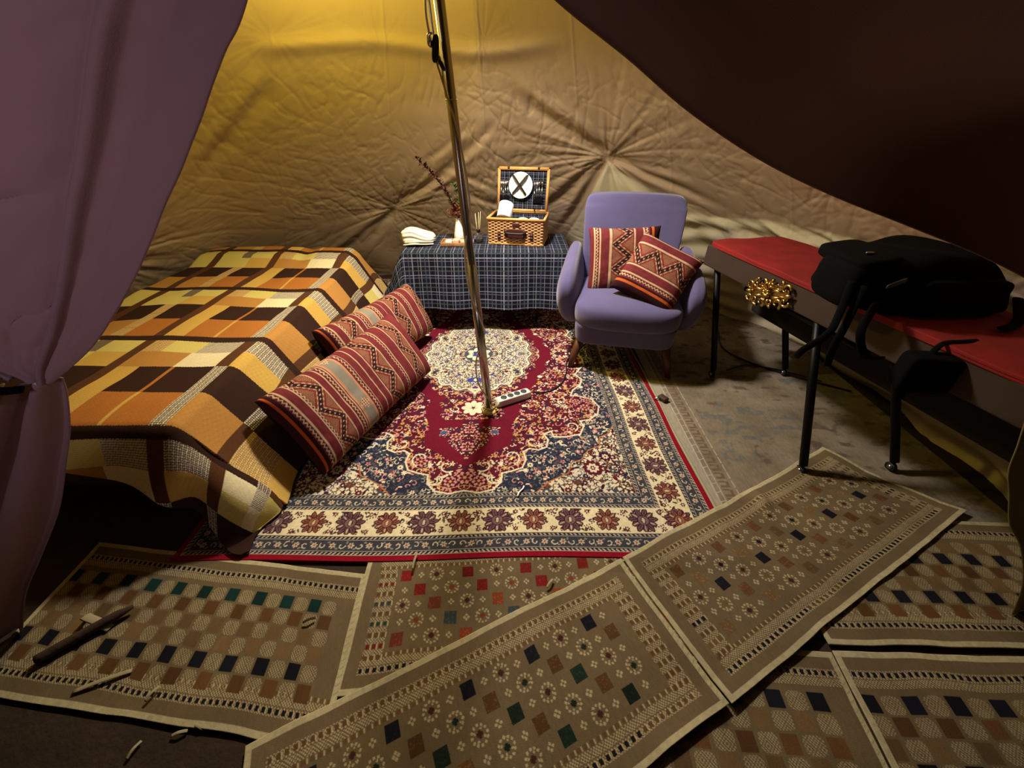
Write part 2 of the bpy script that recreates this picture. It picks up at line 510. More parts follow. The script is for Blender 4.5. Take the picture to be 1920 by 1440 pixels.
# ------------------------------------------------------------------ persian rug
def paint_rug():
    cream = c8(222, 210, 176); crim = c8(104, 18, 38); navy = c8(40, 42, 60); dkp = c8(66, 20, 40); slate = c8(70, 74, 84)
    pink = c8(206, 142, 132); gold = c8(196, 152, 86); rust = c8(132, 62, 44); mar = c8(92, 26, 40); blue = c8(60, 66, 130); brown = c8(86, 62, 50); grey = c8(150, 146, 130)
    cv = Cv(0.995, 1.425, 0.0025, crim)
    X, Y = cv.X, cv.Y
    ex = 0.995 - X; ey = 1.425 - Y; e = np.minimum(ex, ey)         # distance from the rug's edge
    al = np.where(ex < ey, Y, X)                                  # run along the border
    # --- field
    field = e > .287
    cv.a[field] = navy
    fm = field.copy()
    fill(cv, fm, 2600, [cream, slate, slate, grey, pink, cream], [navy, rust, cream], (.007, .015), .016, .4, 3)
    sp = cv.poly([(.30, 1.138), (.36, 1.08), (.45, 1.03), (.47, .97), (.52, .95), (.56, .89), (.62, .86), (.63, .80), (.67, .78), (.708, .72), (.8, .72), (.8, 1.3), (.3, 1.3)]) & field
    cv.a[sp] = cream
    fill(cv, sp, 900, [navy, mar, dkp, brown, slate], [cream, rust, cream], (.010, .020), .017, .45, 4, .0045)
    cv.line([(.30, 1.138), (.36, 1.08), (.45, 1.03), (.47, .97), (.52, .95), (.56, .89), (.62, .86), (.63, .80), (.67, .78), (.708, .72)], .006, c8(176, 110, 66), field)
    flower(cv, .56, 1.0, .045, mar, cream, 11, sp, out=None); flower(cv, .56, 1.0, .028, cream, mar, 8, sp); flower(cv, .56, 1.0, .014, mar, cream, 6, sp); flower(cv, .63, .93, .03, dkp, cream, 9, sp); flower(cv, .63, .93, .016, cream, mar, 7, sp)
    pts = [(0, 1.12), (.06, 1.135), (.12, 1.12), (.155, 1.08), (.16, 1.03), (.20, 1.02), (.25, 1.0), (.27, .95), (.26, .90), (.29, .88), (.33, .89), (.37, .87), (.38, .82), (.36, .78), (.40, .76), (.41, .80), (.47, .80), (.54, .78), (.565, .72),
           (.55, .68), (.60, .67), (.65, .62), (.665, .56), (.64, .50), (.58, .47), (.53, .46), (.55, .41), (.60, .36), (.62, .30), (.59, .25), (.62, .20), (.66, .14), (.66, .07), (.63, 0)]
    red = cv.poly(pts + [(-.1, 0), (-.1, 1.12)]) & field
    cv.a[red] = c8(90, 20, 38)
    fill(cv, red, 3600, [cream, pink, pink, dkp, navy, gold, dkp, cream, mar], [crim, gold, navy, cream], (.007, .017), .0155, .38, 5)
    cv.line(pts, .0085, cream, field)
    cv.line([(x * .965, y * .975) for x, y in pts], .0035, gold, red)
    for fx, fy, fr in ((.59, .57, .028), (.55, .52, .024), (.61, .51, .024), (.06, 1.07, .03), (.0, 1.05, .035), (.20, .95, .03)):
        flower(cv, fx, fy, fr, pink, dkp, 8, red, out=dkp); flower(cv, fx, fy, fr * .72, mar, gold, 6, red)
    for x, y, r0, an, tn in ((.12, 1.05, .05, 0, 1), (.2, .93, .05, 1.2, -1), (.08, .98, .04, 2.2, -1), (.31, .83, .04, .6, 1), (.5, .72, .04, 1, -1), (.13, 1.06, .032, 0, 1)):
        curl(cv, x, y, r0, an, tn, .007, cream, red)
    # plain crimson ground
    plain = cv.poly([(0, .985), (.08, .94), (.14, .89), (.20, .86), (.215, .79), (.20, .72), (.235, .64), (.25, .57), (.235, .50), (.29, .43), (.36, .33), (.36, .27), (.43, .20), (.42, .12), (.47, .06), (.46, 0), (-.1, 0), (-.1, .985)])
    cv.a[plain] = crim
    inn = cv.poly([(0, .95), (.03, .90), (.07, .86), (.10, .83), (.09, .80), (.145, .78), (.15, .73), (.10, .70), (.13, .66), (.165, .63), (.16, .57), (.19, .52), (.15, .47), (.20, .44), (.25, .37), (.30, .29), (.31, .24), (.36, .19), (.36, .10), (.39, .05), (.39, 0), (-.1, 0), (-.1, .95)])
    cv.a[inn] = c8(84, 22, 40)
    fill(cv, inn, 1500, [cream, pink, dkp, pink, gold, dkp, navy], [crim, gold, cream], (.006, .014), .015, .35, 6)
    cut = inn & (np.abs(X) > .04) & (Y > .66) & (Y < .72)
    cv.a[cut] = crim
    for fx, fy, fr in ((.0, .74, .030), (.06, .79, .030), (.12, .76, .024), (0, .86, .034)): flower(cv, fx, fy, fr, pink, dkp, 8, None, out=dkp); flower(cv, fx, fy, fr * .72, mar, gold, 6)
    cv.ell(.125, .76, .018, .012, .3, c8(58, 84, 120)); cv.line([(0, .6), (0, .9)], .005, dkp)
    # ivory oval
    t = np.linspace(0, PI / 2, 60); rr = 1 + .035 * np.cos(t * 20)
    med = [(.325 * c * k, .405 * s_ * k) for c, s_, k in zip(np.cos(t), np.sin(t), rr)]
    med[-1] = (0, .44)
    md = cv.poly(med + [(-.1, .44), (-.1, 0), (.325, 0)])
    cv.a[md] = c8(204, 194, 166)
    fill(cv, md, 1900, [navy, c8(52, 58, 50), mar, navy, c8(92, 92, 76), blue], [cream, mar, cream], (.007, .015), .0155, .5, 8, .0045)
    cv.line(med, .010, cream); cv.line([(x * 1.05, y * 1.04) for x, y in med], .004, grey)
    cv.ell(.02, .30, .03, .022, .4, blue); cv.ell(.0, .30, .010, .014, 0, cream); cv.ell(.10, .24, .016, .008, 2.4, blue); cv.ell(.0, .0, .09, .10, 0, slate)
    flower(cv, 0, 0, .08, cream, mar, 8); flower(cv, .0, .0, .045, blue, cream, 8)
    flower(cv, 0, .565, .062, cream, mar, 8, None, out=crim); flower(cv, 0, .565, .030, cream, brown, 5)
    curl(cv, .09, .57, .03, 0, 1, .006, cream)
    # --- borders: red edge, outer guard, ivory, inner guard
    cv.a[e <= .287] = navy
    cv.a[e < .022] = c8(140, 14, 34)

    def guard(lo, hi):
        m = (e >= lo) & (e < hi)
        cv.a[m] = c8(62, 62, 70)
        for a0, a1 in ((lo, lo + .017), (hi - .017, hi)):
            b = (e >= a0) & (e < a1); cv.a[b] = c8(34, 30, 38)
            k = b & (np.abs(((al + 1.0 * (e - a0)) % .016) - .008) < .0035) & (e > a0 + .004) & (e < a1 - .004); cv.a[k] = c8(190, 176, 160)
            for q in (a0, a1 - .0026): cv.a[(e >= q) & (e < q + .0026)] = c8(170, 160, 140)
        mid = (lo + hi) / 2

        def at(u, off, side): return (0.995 - mid - off, u) if side == 0 else (u, 1.425 - mid - off)
        for side, L in ((0, 1.425 - mid), (1, .995 - mid)):
            n = int(L / .033)
            for i in range(n):
                u = (i + .5) * L / n; x, y = at(u, 0, side)
                if i % 2: flower(cv, x, y, .0125, c8(196, 178, 150), c8(150, 70, 60), 6, m)
                else: curl(cv, x, y, .014, i * 1.3, 1 if i % 4 else -1, .004, c8(206, 194, 166), m)
                x, y = at(u + .5 * L / n, .012 * (1 if i % 2 else -1), side); cv.ell(x, y, .006, .0035, i, c8(134, 132, 124), m)
    iv = (e >= .100) & (e < .212)
    cv.a[iv] = c8(228, 214, 172)
    ivm = (e >= .104) & (e < .208)
    for side, L in ((0, 1.425 - .156), (1, .995 - .156)):
        n = int(round(L / .14))
        st = L / n

        def at(u, off): return (0.995 - .156 - off, u) if side == 0 else (u, 1.425 - .156 - off)
        for i in range(n * 14):                               # vine
            u = i * st / 14; x, y = at(u, .030 * math.sin(PI * u / st + .8)); cv.ell(x, y, .0032, .0032, 0, dkp, ivm)
        rs = random.Random(side)
        for i in range(n * 22):
            u = rs.random() * L; x, y = at(u, rs.uniform(-.054, .054)); an = rs.random() * 3
            cv.ell(x, y, rs.uniform(.006, .011), .0035, an, rs.choice([dkp, navy, brown, mar, c8(70, 60, 60)]), ivm)
            if i % 3 == 0: curl(cv, x, y, .013, an * 2, rs.choice((-1, 1)), .0038, rs.choice([dkp, navy, brown]), ivm)
        for i in range(n + 1):
            u = i * st; x, y = at(u, 0)
            main = c8(104, 82, 80) if i % 2 else c8(134, 86, 62)
            R = .056 if i % 2 else .050
            ax = 0 if side == 0 else PI / 2
            for k in range(11):
                q = ax + (k - 5) * .56
                cv.ell(x + R * .58 * math.cos(q), y + R * .58 * math.sin(q), R * (.46 - .10 * (k % 2)), R * .22, q, dkp, ivm)
                cv.ell(x + R * .58 * math.cos(q), y + R * .58 * math.sin(q), R * (.38 - .10 * (k % 2)), R * .14, q, main, ivm); cv.ell(x + R * .62 * math.cos(q), y + R * .62 * math.sin(q), R * .20, R * .035, q, c8(206, 186, 156) if k % 2 else dkp, ivm)
            cv.ell(x, y, R * .42, R * .42, 0, dkp, ivm); cv.ell(x, y, R * .36, R * .36, 0, main * 1.15, ivm); cv.ell(x, y, R * .28, R * .16, ax, dkp, ivm); cv.ell(x, y, R * .22, R * .10, ax, c8(200, 180, 150), ivm)
            for sg in (-1, 1):
                x, y = at(u + .5 * st, sg * .038); flower(cv, x, y, .011, mar, cream, 6, ivm)
    guard(.022, .100); guard(.212, .287)
    a = cv.a
    full = np.concatenate([a[::-1], a], 0); full = np.concatenate([full[:, ::-1], full], 1)
    return full


def build_rug():
    col = paint_rug()
    nx, ny = col.shape[:2]
    x = (np.arange(nx) - nx / 2 + .5) * .0025; y = (np.arange(ny) - ny / 2 + .5) * .0025
    X, Y = np.meshgrid(x, y, indexing='ij')
    Z = 0.014 + 0.003 * (fbm(X * 2 + 9, Y * 2 + 9, 4, 2) - .4)
    edge = np.maximum(0, -Y - 1.40)
    Xo = X + .004 * np.sin(Y * 9); Yo = Y + .006 * np.sin(X * 6) * (np.abs(Y) / 1.4)
    col = col * (0.94 + .10 * vn(X * 160, Y * 160, 3))[..., None]
    return slab(np.stack([Xo, Yo, Z], -1), .011, col)


rug = thing('persian_rug', 'large crimson and ivory floral rug with a medallion, under the pole', 'rug', (-.215, 2.215, 0), 0.012)
put('pile', build_rug(), M['wool'], rug)
# white selvedge along the right side, cream knots at the near side
sv = spline([(1.004 + .004 * math.sin(i * 1.7), -1.41 + i * .235, .008) for i in range(13)], 8)
put('selvedge', tube(sv, .0075, 8, flat=.6), M['cream_strip'], rug)['label'] = 'white bound side edge'


# ------------------------------------------------------------------ grey rug on the right
def build_grey_rug():
    W, Ln, px = 1.15, 2.15, .004
    cv = Cv(W, Ln, px, c8(132, 120, 100))
    cv.a += ((fbm(cv.X * 9, cv.Y * 9, 12, 4) - .45) * .16)[..., None]
    rs = random.Random(4)
    n1 = fbm(cv.X * 14, cv.Y * 26, 31, 4); n2 = vn(cv.X * 5, cv.Y * 5, 35)
    for lo_, cc in ((.56, c8(116, 98, 82)), (.62, c8(96, 82, 70))):
        k = np.clip((n1 - lo_) * 30, 0, 1)[..., None] * np.clip((cv.X - .16) * 60, 0, 1)[..., None]
        c2 = np.where((n2 > .72)[..., None], c8(110, 108, 102), cc); cv.a[:] = cv.a * (1 - .7 * k) + c2 * .7 * k
    d = c8(112, 92, 74); l = c8(184, 172, 148)
    for j in range(46):                                # meander border
        y = j * .047
        cv.rect(.085, y, .125, y + .012, d); cv.rect(.113, y, .125, y + .034, d); cv.rect(.085, y + .030, .113, y + .038, d)
        cv.line([(.055, y + .02), (.075, y + .026)], .004, l); cv.rect(.072, y, .077, y + .047, l); cv.rect(.140, y, .146, y + .04, l)
    cv.rect(.0, 0, .048, Ln, c8(160, 152, 132)); cv.rect(.048, 0, .052, Ln, c8(190, 180, 156))
    cv.a *= (0.92 + .12 * vn(cv.X * 200, cv.Y * 60, 5))[..., None]
    P = np.stack([cv.X, cv.Y, .006 + 0 * cv.X + .002 * fbm(cv.X * 3, cv.Y * 3, 2, 2)], -1)
    return slab(P, .005, cv.a)


o = put('flat_rug', build_grey_rug(), M['wool'])
o.location = (.79, .93, 0); o.rotation_euler = (0, 0, -.015)
tag(o, 'faded grey-beige flat rug with blotchy pattern beneath the armchair and trestle legs', 'rug')


# ------------------------------------------------------------------ jacquard mats
def paint_mat(Ln, Wd, kind, pals, px=.002, seed=0, binds=(1, 1, 1, 1), cell=.0488, ends=(1, 1)):
    base = c8(112, 96, 70)
    cv = Cv(Ln, Wd, px, base)
    cre = c8(180, 164, 126); dk = c8(26, 26, 32); br = c8(96, 72, 46)
    rs = random.Random(seed)
    b0 = .050

    def dots(x0, y0, x1, y1, c=cre):
        m = (cv.X >= x0) & (cv.X < x1) & (cv.Y >= y0) & (cv.Y < y1)
        u = ((cv.X + cv.Y) / .0085); v = ((cv.X - cv.Y) / .0085)
        k = m & (np.hypot((u % 1) - .5, (v % 1) - .5) < .36); cv.a[k] = c

    # long borders: ticks, dots
    for sd in (0, 1):
        def yy(a, b): return (a, b) if sd == 0 else (Wd - b, Wd - a)
        e0 = .10 if ends[0] else 0; e1 = Ln - (.10 if ends[1] else 0)
        s0 = .05 if ends[0] else 0; s1 = Ln - (.05 if ends[1] else 0)
        y0, y1 = yy(b0 - .004, b0 + .016); dots(s0, y0, s1, y1)
        y0, y1 = yy(b0, b0 + .012)
        n = int((s1 - s0) / .019)
        for i in range(n):
            x = s0 + i * .019
            c = dk if (kind == 'B' or (sd == 1 and (i // 9) % 3 < 2)) else br
            cv.rect(x + .003, y0, x + .0125, y1, c); cv.rect(x + .0135, y0, x + .017, y1, cre)
        y0, y1 = yy(b0 + .018, b0 + .036); dots(s0, y0, s1, y1)
        if kind == 'A' or sd == 1:
            y0, y1 = yy(b0 + .038, b0 + .048)
            for i in range(n):
                x = s0 + i * .019; cv.rect(x + .012, y0, x + .016, y1, cre); cv.rect(x + .001, y0, x + .010, y1, br * 1.1)
    if kind == 'A':
        for e in (0, 1):
            if not ends[e]: continue
            def xx(a, b): return (a, b) if e == 0 else (Ln - b, Ln - a)
            k = 0; y = b0 + .05
            while y < Wd - b0 - .055:
                x0, x1 = xx(.052, .108)
                dots(x0, y, x1, y + .014)
                c = pals[(k) % len(pals)] if k % 2 else br
                for q in range(3):
                    xa = x0 + .004 + q * .019; cv.rect(xa, y + .015, xa + .010, y + .027, c); cv.rect(xa + .012, y + .014, xa + .016, y + .029, cre)
                y += .030; k += 1
    # interior
    x0 = (.115 if ends[0] else 0) + .018; y0 = b0 + .068
    ny = int((Wd - 2 * b0 - .09) / cell); nx = int((Ln - x0 - (.10 if ends[1] else .02)) / cell)
    cy_ = cell
    if kind == 'B': ny = 6; cy_ = (Wd - 2 * b0 - .078) / 6; y0 = b0 + .048 + cy_ * .40
    for i in range(nx):
        for j in range(ny):
            cx = x0 + (i + .2) * cell; cy = y0 + (j + .15) * cy_
            if kind == 'A':
                t = (i - j) % 4
                if t == 0:
                    c = pals[j % len(pals)] * rs.uniform(.85, 1.1); h = cell * .37
                    cv.rect(cx - h, cy - h * 1.05, cx + h, cy + h * 1.05, c)
                    for q in range(14): cv.ell(cx + rs.uniform(-h, h), cy + rs.uniform(-h, h), .0018, .0018, 0, c * 1.25 + .01)
                elif t == 2:
                    for q in range(12):
                        an = q * PI / 6; rr = cell * .40
                        cv.ell(cx + rr * math.cos(an), cy + rr * math.sin(an), .0034, .0034, 0, cre)
                        if q % 3 == 0: cv.ell(cx + rr * .66 * math.cos(an + .5), cy + rr * .66 * math.sin(an + .5), .0026, .0026, 0, cre)
                    cc = pals[(j + 1) % len(pals)] if j % 2 else c8(70, 40, 34)
                    cv.rect(cx - .008, cy - .004, cx + .008, cy + .004, cc); cv.rect(cx - .004, cy - .008, cx + .004, cy + .008, cc)
                else:
                    for a, b in ((1, 0), (-1, 0), (0, 1), (0, -1)): cv.ell(cx + a * .0062, cy + b * .0062, .0036, .0036, 0, cre)
            else:
                h = cell * .42
                if (i + (j // 1)) % 2 == 0:
                    c = pals[j % len(pals)] * rs.uniform(.85, 1.1)
                    cv.rect(cx - h, cy - cy_ * .44, cx + h * .9, cy + cy_ * .44, c)
                else:
                    m = cv.win(cx, cy, h * 1.1)
                    q = (np.abs(cv.X[m] - cx) ** 3.5 + np.abs((cv.Y[m] - cy) * cell / cy_) ** 3.5) < (h * 1.08) ** 3.5
                    u = ((cv.X[m] + cv.Y[m]) / .0085) % 1 - .5; v = ((cv.X[m] - cv.Y[m]) / .0085) % 1 - .5
                    cv.a[m][q & (np.hypot(u, v) < .36)] = cre * .92
    # woven rib and fading
    cv.a *= (.93 + .09 * vn(cv.X * 500, cv.Y * 90, 6 + seed) + .10 * (fbm(cv.X * 5, cv.Y * 5, 60 + seed, 3) - .45))[..., None]
    # cream binding
    bw = .0165; bc = c8(184, 172, 134)
    tx = (.92 + .12 * vn(cv.X * 120, cv.Y * 120, 9))[..., None]
    if binds[0]: k = cv.Y < bw; cv.a[k] = (bc * tx)[k]
    if binds[2]: k = cv.Y > Wd - bw; cv.a[k] = (bc * tx)[k]
    if binds[3]: k = cv.X < bw; cv.a[k] = (bc * tx)[k]
    if binds[1]: k = cv.X > Ln - bw; cv.a[k] = (bc * tx)[k]
    if binds[1]:
        z = (cv.X > Ln - bw) & (np.abs(((cv.Y + (cv.X - Ln) * .8) % .02) - .01) < .0018) & (cv.X < Ln - .003) & (cv.X > Ln - bw + .003); cv.a[z] = c8(150, 146, 104)
    return cv


def lay(cv, quad, zf, wav=.004, th=.004, seed=0):
    """quad = corners at (0,0),(L,0),(L,W),(0,W)"""
    u = (cv.X / cv.X.max())[..., None]; v = (cv.Y / cv.Y.max())[..., None]
    A, B, Cc, D = [np.array(q, float) for q in quad]
    xy = A * (1 - u) * (1 - v) + B * u * (1 - v) + Cc * u * v + D * (1 - u) * v
    un = u[..., 0]; v_ = v[..., 0]
    n1 = fbm(xy[..., 0] * 7, xy[..., 1] * 7, seed, 2) - .4; n2 = fbm(xy[..., 0] * 7 + 40, xy[..., 1] * 7, seed, 2) - .4
    xy = xy + np.stack([n1, n2], -1) * wav * 3
    z = zf(un, v_, xy[..., 0], xy[..., 1])
    return slab(np.concatenate([xy, z[..., None]], -1), th, cv.a)


def mat_obj(name_label, cv, quad, zf, seed, wav=.004):
    o = put('woven_mat', lay(cv, quad, zf, wav, .004, seed), M['jacquard'])
    return tag(o, name_label, 'mat')


black = c8(26, 26, 34); brown_ = c8(98, 68, 40); green = c8(30, 44, 34); dgreen = c8(22, 50, 46); redc = c8(112, 32, 28); bluec = c8(54, 62, 62); rustc = c8(128, 62, 40); tan = c8(112, 88, 58)
# lower left mat
# rows counted from the near border, so flip the palette order along the width
cv = paint_mat(1.05, .45, 'B', [dgreen, brown_, tan, tan, black, brown_], seed=1, ends=(0, 0))
mat_obj('tan woven mat with green squares along its far border, lying left of the red-squared mat', cv,
        [(-1.50, .860), (-.492, .738), (-.462, .292), (-1.50, .412)], lambda u, v, x, y: .010 + .004 * fbm(x * 5, y * 5, 3, 2), 1)
# mat with red squares
cv = paint_mat(1.10, .45, 'A', [redc, redc * 1.05, rustc, bluec, rustc, green * 1.4], seed=2)
mat_obj('tan woven mat with red and blue-grey squares, partly under the crimson rug', cv,
        [(-.507, .842), (.62, .93), (.65, .49), (-.480, .398)], lambda u, v, x, y: np.where(y > .80, .003, .011) + 0 * x, 2)
# mats on the right
cv = paint_mat(1.30, .45, 'B', [tan, black, brown_, tan, black, brown_], seed=3, ends=(0, 0))
mat_obj('shadowed tan mat with black squares under the right end of the big diagonal mats', cv,
        [(.93, .975), (2.25, .93), (2.25, .495), (.93, .522)], lambda u, v, x, y: .013 + .006 * fbm(x * 6, y * 6, 5, 2), 3)
cv = paint_mat(1.10, .45, 'B', [black, brown_, tan, black, tan, brown_], seed=4, cell=.056, ends=(0, 0))
mat_obj('tan mat with black squares in the bottom right corner, right of a cream seam', cv,
        [(.935, .508), (2.05, .478), (2.02, .02), (.885, .05)], lambda u, v, x, y: .008 + .003 * fbm(x * 6, y * 6, 6, 2), 4)
cv = paint_mat(.80, .45, 'B', [black, tan, brown_, tan, black, tan], seed=5, cell=.056, ends=(0, 0))
mat_obj('tan mat with big cream blobs between the diagonal mats and the corner mat', cv,
        [(.12, .56), (.928, .508), (.880, .05), (.10, .08)], lambda u, v, x, y: .006 + .003 * fbm(x * 6, y * 6, 7, 2), 5)
# two diagonal mats on top


def ztop(u, v, x, y):
    z = .017 + .007 * np.clip((y - .74) / .05, 0, 1) * np.clip((.84 - x) / .05, 0, 1)
    z = z + .010 * np.clip((v - .86) / .14, 0, 1) * (.4 + .9 * vn(x * 7, y * 7, 3))
    return z + .004 * (fbm(x * 4, y * 4, 8, 2) - .4)


cv = paint_mat(1.14, .45, 'A', [black, brown_ * .95, green, brown_, green * .9, brown_], seed=6)
mat_obj('nearer diagonal tan mat with black and green squares, left of the cream seam', cv,
        [(-.660, .298), (.380, .790), (.566, .378), (-.470, -.135)], ztop, 6)
cv = paint_mat(1.22, .46, 'A', [brown_, tan, black, brown_, tan, black], seed=7)


def ztop2(u, v, x, y):
    z = ztop(u, v, x, y)
    c = np.clip((u - .72) / .28, 0, 1) * np.clip((.35 - v) / .35, 0, 1)
    return z + .0012 + .030 * c * (.35 + vn(x * 9, y * 9, 17)) + .016 * np.exp(-(((x - 1.0) / .03) ** 2 + ((y - 1.04) / .05) ** 2))


mat_obj('farther diagonal tan mat with black squares, right of the cream seam, touching a trestle leg', cv,
        [(.386, .793), (1.420, 1.325), (1.770, .985), (.572, .377)], ztop2, 6, .004)


# ------------------------------------------------------------------ draped cloths
def drape(x0, x1, y0, y1, z, ov, px, flare, rnd, colf, foldf=None, topf=None, seed=0):
    """ov = overhang (left, right, front, back) in metres of cloth (front may be a function of s)"""
    s = np.arange(x0 - ov[0], x1 + ov[1], px)
    tmin = ov[2] if callable(ov[2]) else (lambda q: ov[2] + 0 * q)
    nt_ = int((y1 + ov[3] - y0 + max(tmin(s))) / px)
    w_ = np.linspace(0, 1, nt_)
    Sg = np.repeat(s[:, None], nt_, 1)
    T = (y0 - tmin(s))[:, None] * (1 - w_) + (y1 + ov[3]) * w_
    dx = np.where(Sg > x1, Sg - x1, np.where(Sg < x0, Sg - x0, 0)); dy = np.where(T > y1, T - y1, np.where(T < y0, T - y0, 0))
    d = np.hypot(dx, dy) + 1e-9
    ux, uy = dx / d, dy / d
    fx = np.where(dx > 0, flare[1], flare[0]) * np.abs(ux) ** 2 + np.where(dy < 0, flare[2], flare[3]) * np.abs(uy) ** 2
    cs = fx; sn = np.sqrt(np.maximum(1 - cs ** 2, .01))
    # rounded edge: arc of radius rnd then a straight fall
    th = np.minimum(d / rnd, np.arcsin(sn))
    dd = np.maximum(d - rnd * np.arcsin(sn), 0)
    hz = rnd * np.sin(th) + dd * cs; vt = rnd * (1 - np.cos(th)) + dd * sn
    X = np.clip(Sg, x0, x1) + ux * hz; Y = np.clip(T, y0, y1) + uy * hz; Z = z - vt
    if topf: Z = Z + topf(X, Y)
    if foldf:
        f = foldf(Sg, T, vt); X = X + f * ux; Y = Y + f * uy
        # along-the-edge sway
    Z = np.maximum(Z, .03)
    P = np.stack([X, Y, Z], -1)
    return P, colf(Sg, T)


def two_sided(P, cols, th=.003):
    """closed thin cloth: offset along vertex normals"""
    dU = np.gradient(P, axis=0); dV = np.gradient(P, axis=1)
    N = np.cross(dU, dV); N /= np.linalg.norm(N, axis=-1, keepdims=True) + 1e-12
    Q = P - N * th
    n, m = P.shape[:2]; I = np.arange(n * m).reshape(n, m)
    top = np.stack([I[:-1, :-1], I[1:, :-1], I[1:, 1:], I[:-1, 1:]], -1).reshape(-1, 4)
    bot = top[:, ::-1] + n * m
    bd = np.concatenate([I[:, 0], I[-1, 1:], I[-2::-1, -1], I[0, -2:0:-1]]); bn = np.roll(bd, -1)
    side = np.stack([bd, bd + n * m, bn + n * m, bn], -1)
    V = np.concatenate([P.reshape(-1, 3), Q.reshape(-1, 3)])
    cc = np.concatenate([cols.reshape(-1, 3)] * 2) if cols is not None else None
    return mesh_from(V, np.concatenate([top, bot, side]), cc)


BXF = -1.15      # right top edge of the bed


def plaid(s, t):
    Dk = c8(52, 30, 20); Br = c8(88, 54, 30); Or = c8(176, 110, 46); Ye = c8(206, 166, 80); Ta = c8(184, 132, 64); Cr = c8(232, 218, 172); Py = c8(212, 194, 108); Gy = c8(120, 104, 84)
    per = .62
    r = (t - .955) % per
    # rows: B .0-.04, O .04-.225? measured from the near brown band towards the head
    edges = [0, .045, .225, .405, .52, .62]   # band, orange, dark, cream, hatch
    row = np.digitize(r, edges[1:-1])
    u = BXF - s                                # distance to the left of the fold
    cedges = [-9, -.52, -.40, -.345, -.24, -.19, -.045, .0, .055, .215, .228, .36, .45, .495, .64, .70, .84, .89, 9]
    col = np.digitize(u, cedges[1:-1])
    # columns from right hem to left
    names = ['P', 'N', 'K', 'M', 'J', 'I', 'I', 'G', 'E', 'd', 'C', 'Y', 'b', 'Q', 'h', 'R', 'b', 'R']
    pal = {  # band, orange, dark, cream, hatch
        'P': [Dk, Ye, Dk, Py, Cr], 'N': [Br, Ye, Dk, Py, Py], 'K': ['wD', 'wY', Dk, Cr, 'wG'], 'M': [Dk, 'wY', Dk, Py, Cr], 'J': [Dk, Br, 'wD', Br, Br],
        'I': [Dk, Ta, Dk, Ye, 'wW'], 'H': [Dk, Ta, Dk, Ye, 'wW'], 'G': [Dk, 'wW', 'wW', Br, Br], 'F': [Dk, 'wW', 'wW', Br, Br],
        'E': [Dk, Or, Dk, Cr, 'wG'], 'd': [Dk, Ye, Or, Cr, Py], 'C': [Dk, Or, Dk, Ta, Py], 'Y': [Dk, Ye, Ye, Ta, 'wY'], 'b': [Dk, Br, Br, Br, Br],
        'Q': [Dk, Or, Dk, Ye, Py], 'h': [Dk, 'wY', 'wY', Py, Gy], 'R': [Dk, Ta, Dk, Py, Py]}
    out = np.zeros(s.shape + (3,))
    wy = (np.abs((s % .0085) - .00425) < .0027) & (np.abs((t % .0085) - .00425) < .0027)
    for ci, nm in enumerate(names):
        for ri in range(5):
            k = (col == ci) & (row == ri)
            if not k.any(): continue
            v = pal[nm][ri]
            if isinstance(v, str):
                a, b = {'wW': (c8(236, 226, 194), c8(96, 72, 50)), 'wD': (c8(226, 212, 180), Dk), 'wY': (c8(226, 200, 140), c8(172, 128, 60)), 'wG': (c8(214, 204, 176), c8(104, 88, 70))}[v]
                o_ = np.where(wy[..., None], a, b)
                if v == 'wG': o_ = np.where(((np.abs(t % .0085 - .004) < .0022))[..., None], a, b * 1.25)
                out[k] = o_[k]
            else: out[k] = v
    g = .93 + .10 * ((np.abs((s % .007) - .0035) < .002) ^ (np.abs((t % .007) - .0035) < .002))
    return out * g[..., None]


def bed_top(X, Y):
    z = .022 * (fbm(X * 2.3, Y * 2.3, 14, 3) - .45) * 2
    z = z + .040 * np.clip((Y - 2.62) / .14, 0, 1) * (1 - .4 * np.exp(-((X + 1.45) / .05) ** 2)) * np.clip((-X - 1.10) / .06, 0, 1)
    inside = np.clip((-1.08 - X) / .1, 0, 1)
    return z * inside


def bed_fold(s, t, vt):
    k = np.clip(vt / .25, 0, 1)
    fr = (t < 1.0)
    return k * (.016 * np.sin(t * 14 + 2 * vn(t * 2, s * 2, 4)) + np.where(fr, .022 * np.sin(s * 16 + 1 + 2 * vn(s * 3, t * 2, 5)), 0) + .012 * (fbm(s * 6, t * 6, 9, 2) - .4))


bed = thing('daybed', 'low bed along the left tent wall, hidden under a yellow and brown plaid cover', 'bed', (-1.65, 1.95, 0))
put('mattress', rbox(.94, 1.86, .24, (0, 0, .31)), M['mattress'], bed)
put('bed_frame', bbox(.90, 1.80, .10, (0, 0, .14), .01), M['dark_wood'], bed)
for sx in (-1, 1):
    for sy in (-1, 1): put('leg', bbox(.06, .06, .10, (sx * .40, sy * .84, .05), .006), M['dark_wood'], bed)
Pb, cb = drape(-2.14, BXF, 1.02, 2.92, .452, (.12, .50, lambda q: .13 + .33 * np.clip((q + 1.62) / .9, 0, 1), .30), .0034, (.4, .47, .42, .5), .05, plaid, bed_fold, bed_top)
tag(put('bedspread', two_sided(Pb, cb), M['plaid_cover']), 'yellow, orange and dark brown plaid bedspread draped over the low bed', 'bedspread')


# ------------------------------------------------------------------ table and tartan cloth
tb = thing('trolley_table', 'low black wheeled trolley under a navy tartan cloth', 'table', (-.17, 2.86, 0))
put('tabletop', bbox(1.04, .44, .03, (0, 0, .525), .005), M['black_metal'], tb)
put('lower_shelf', bbox(.98, .42, .03, (0, 0, .16), .005), M['black_metal'], tb)


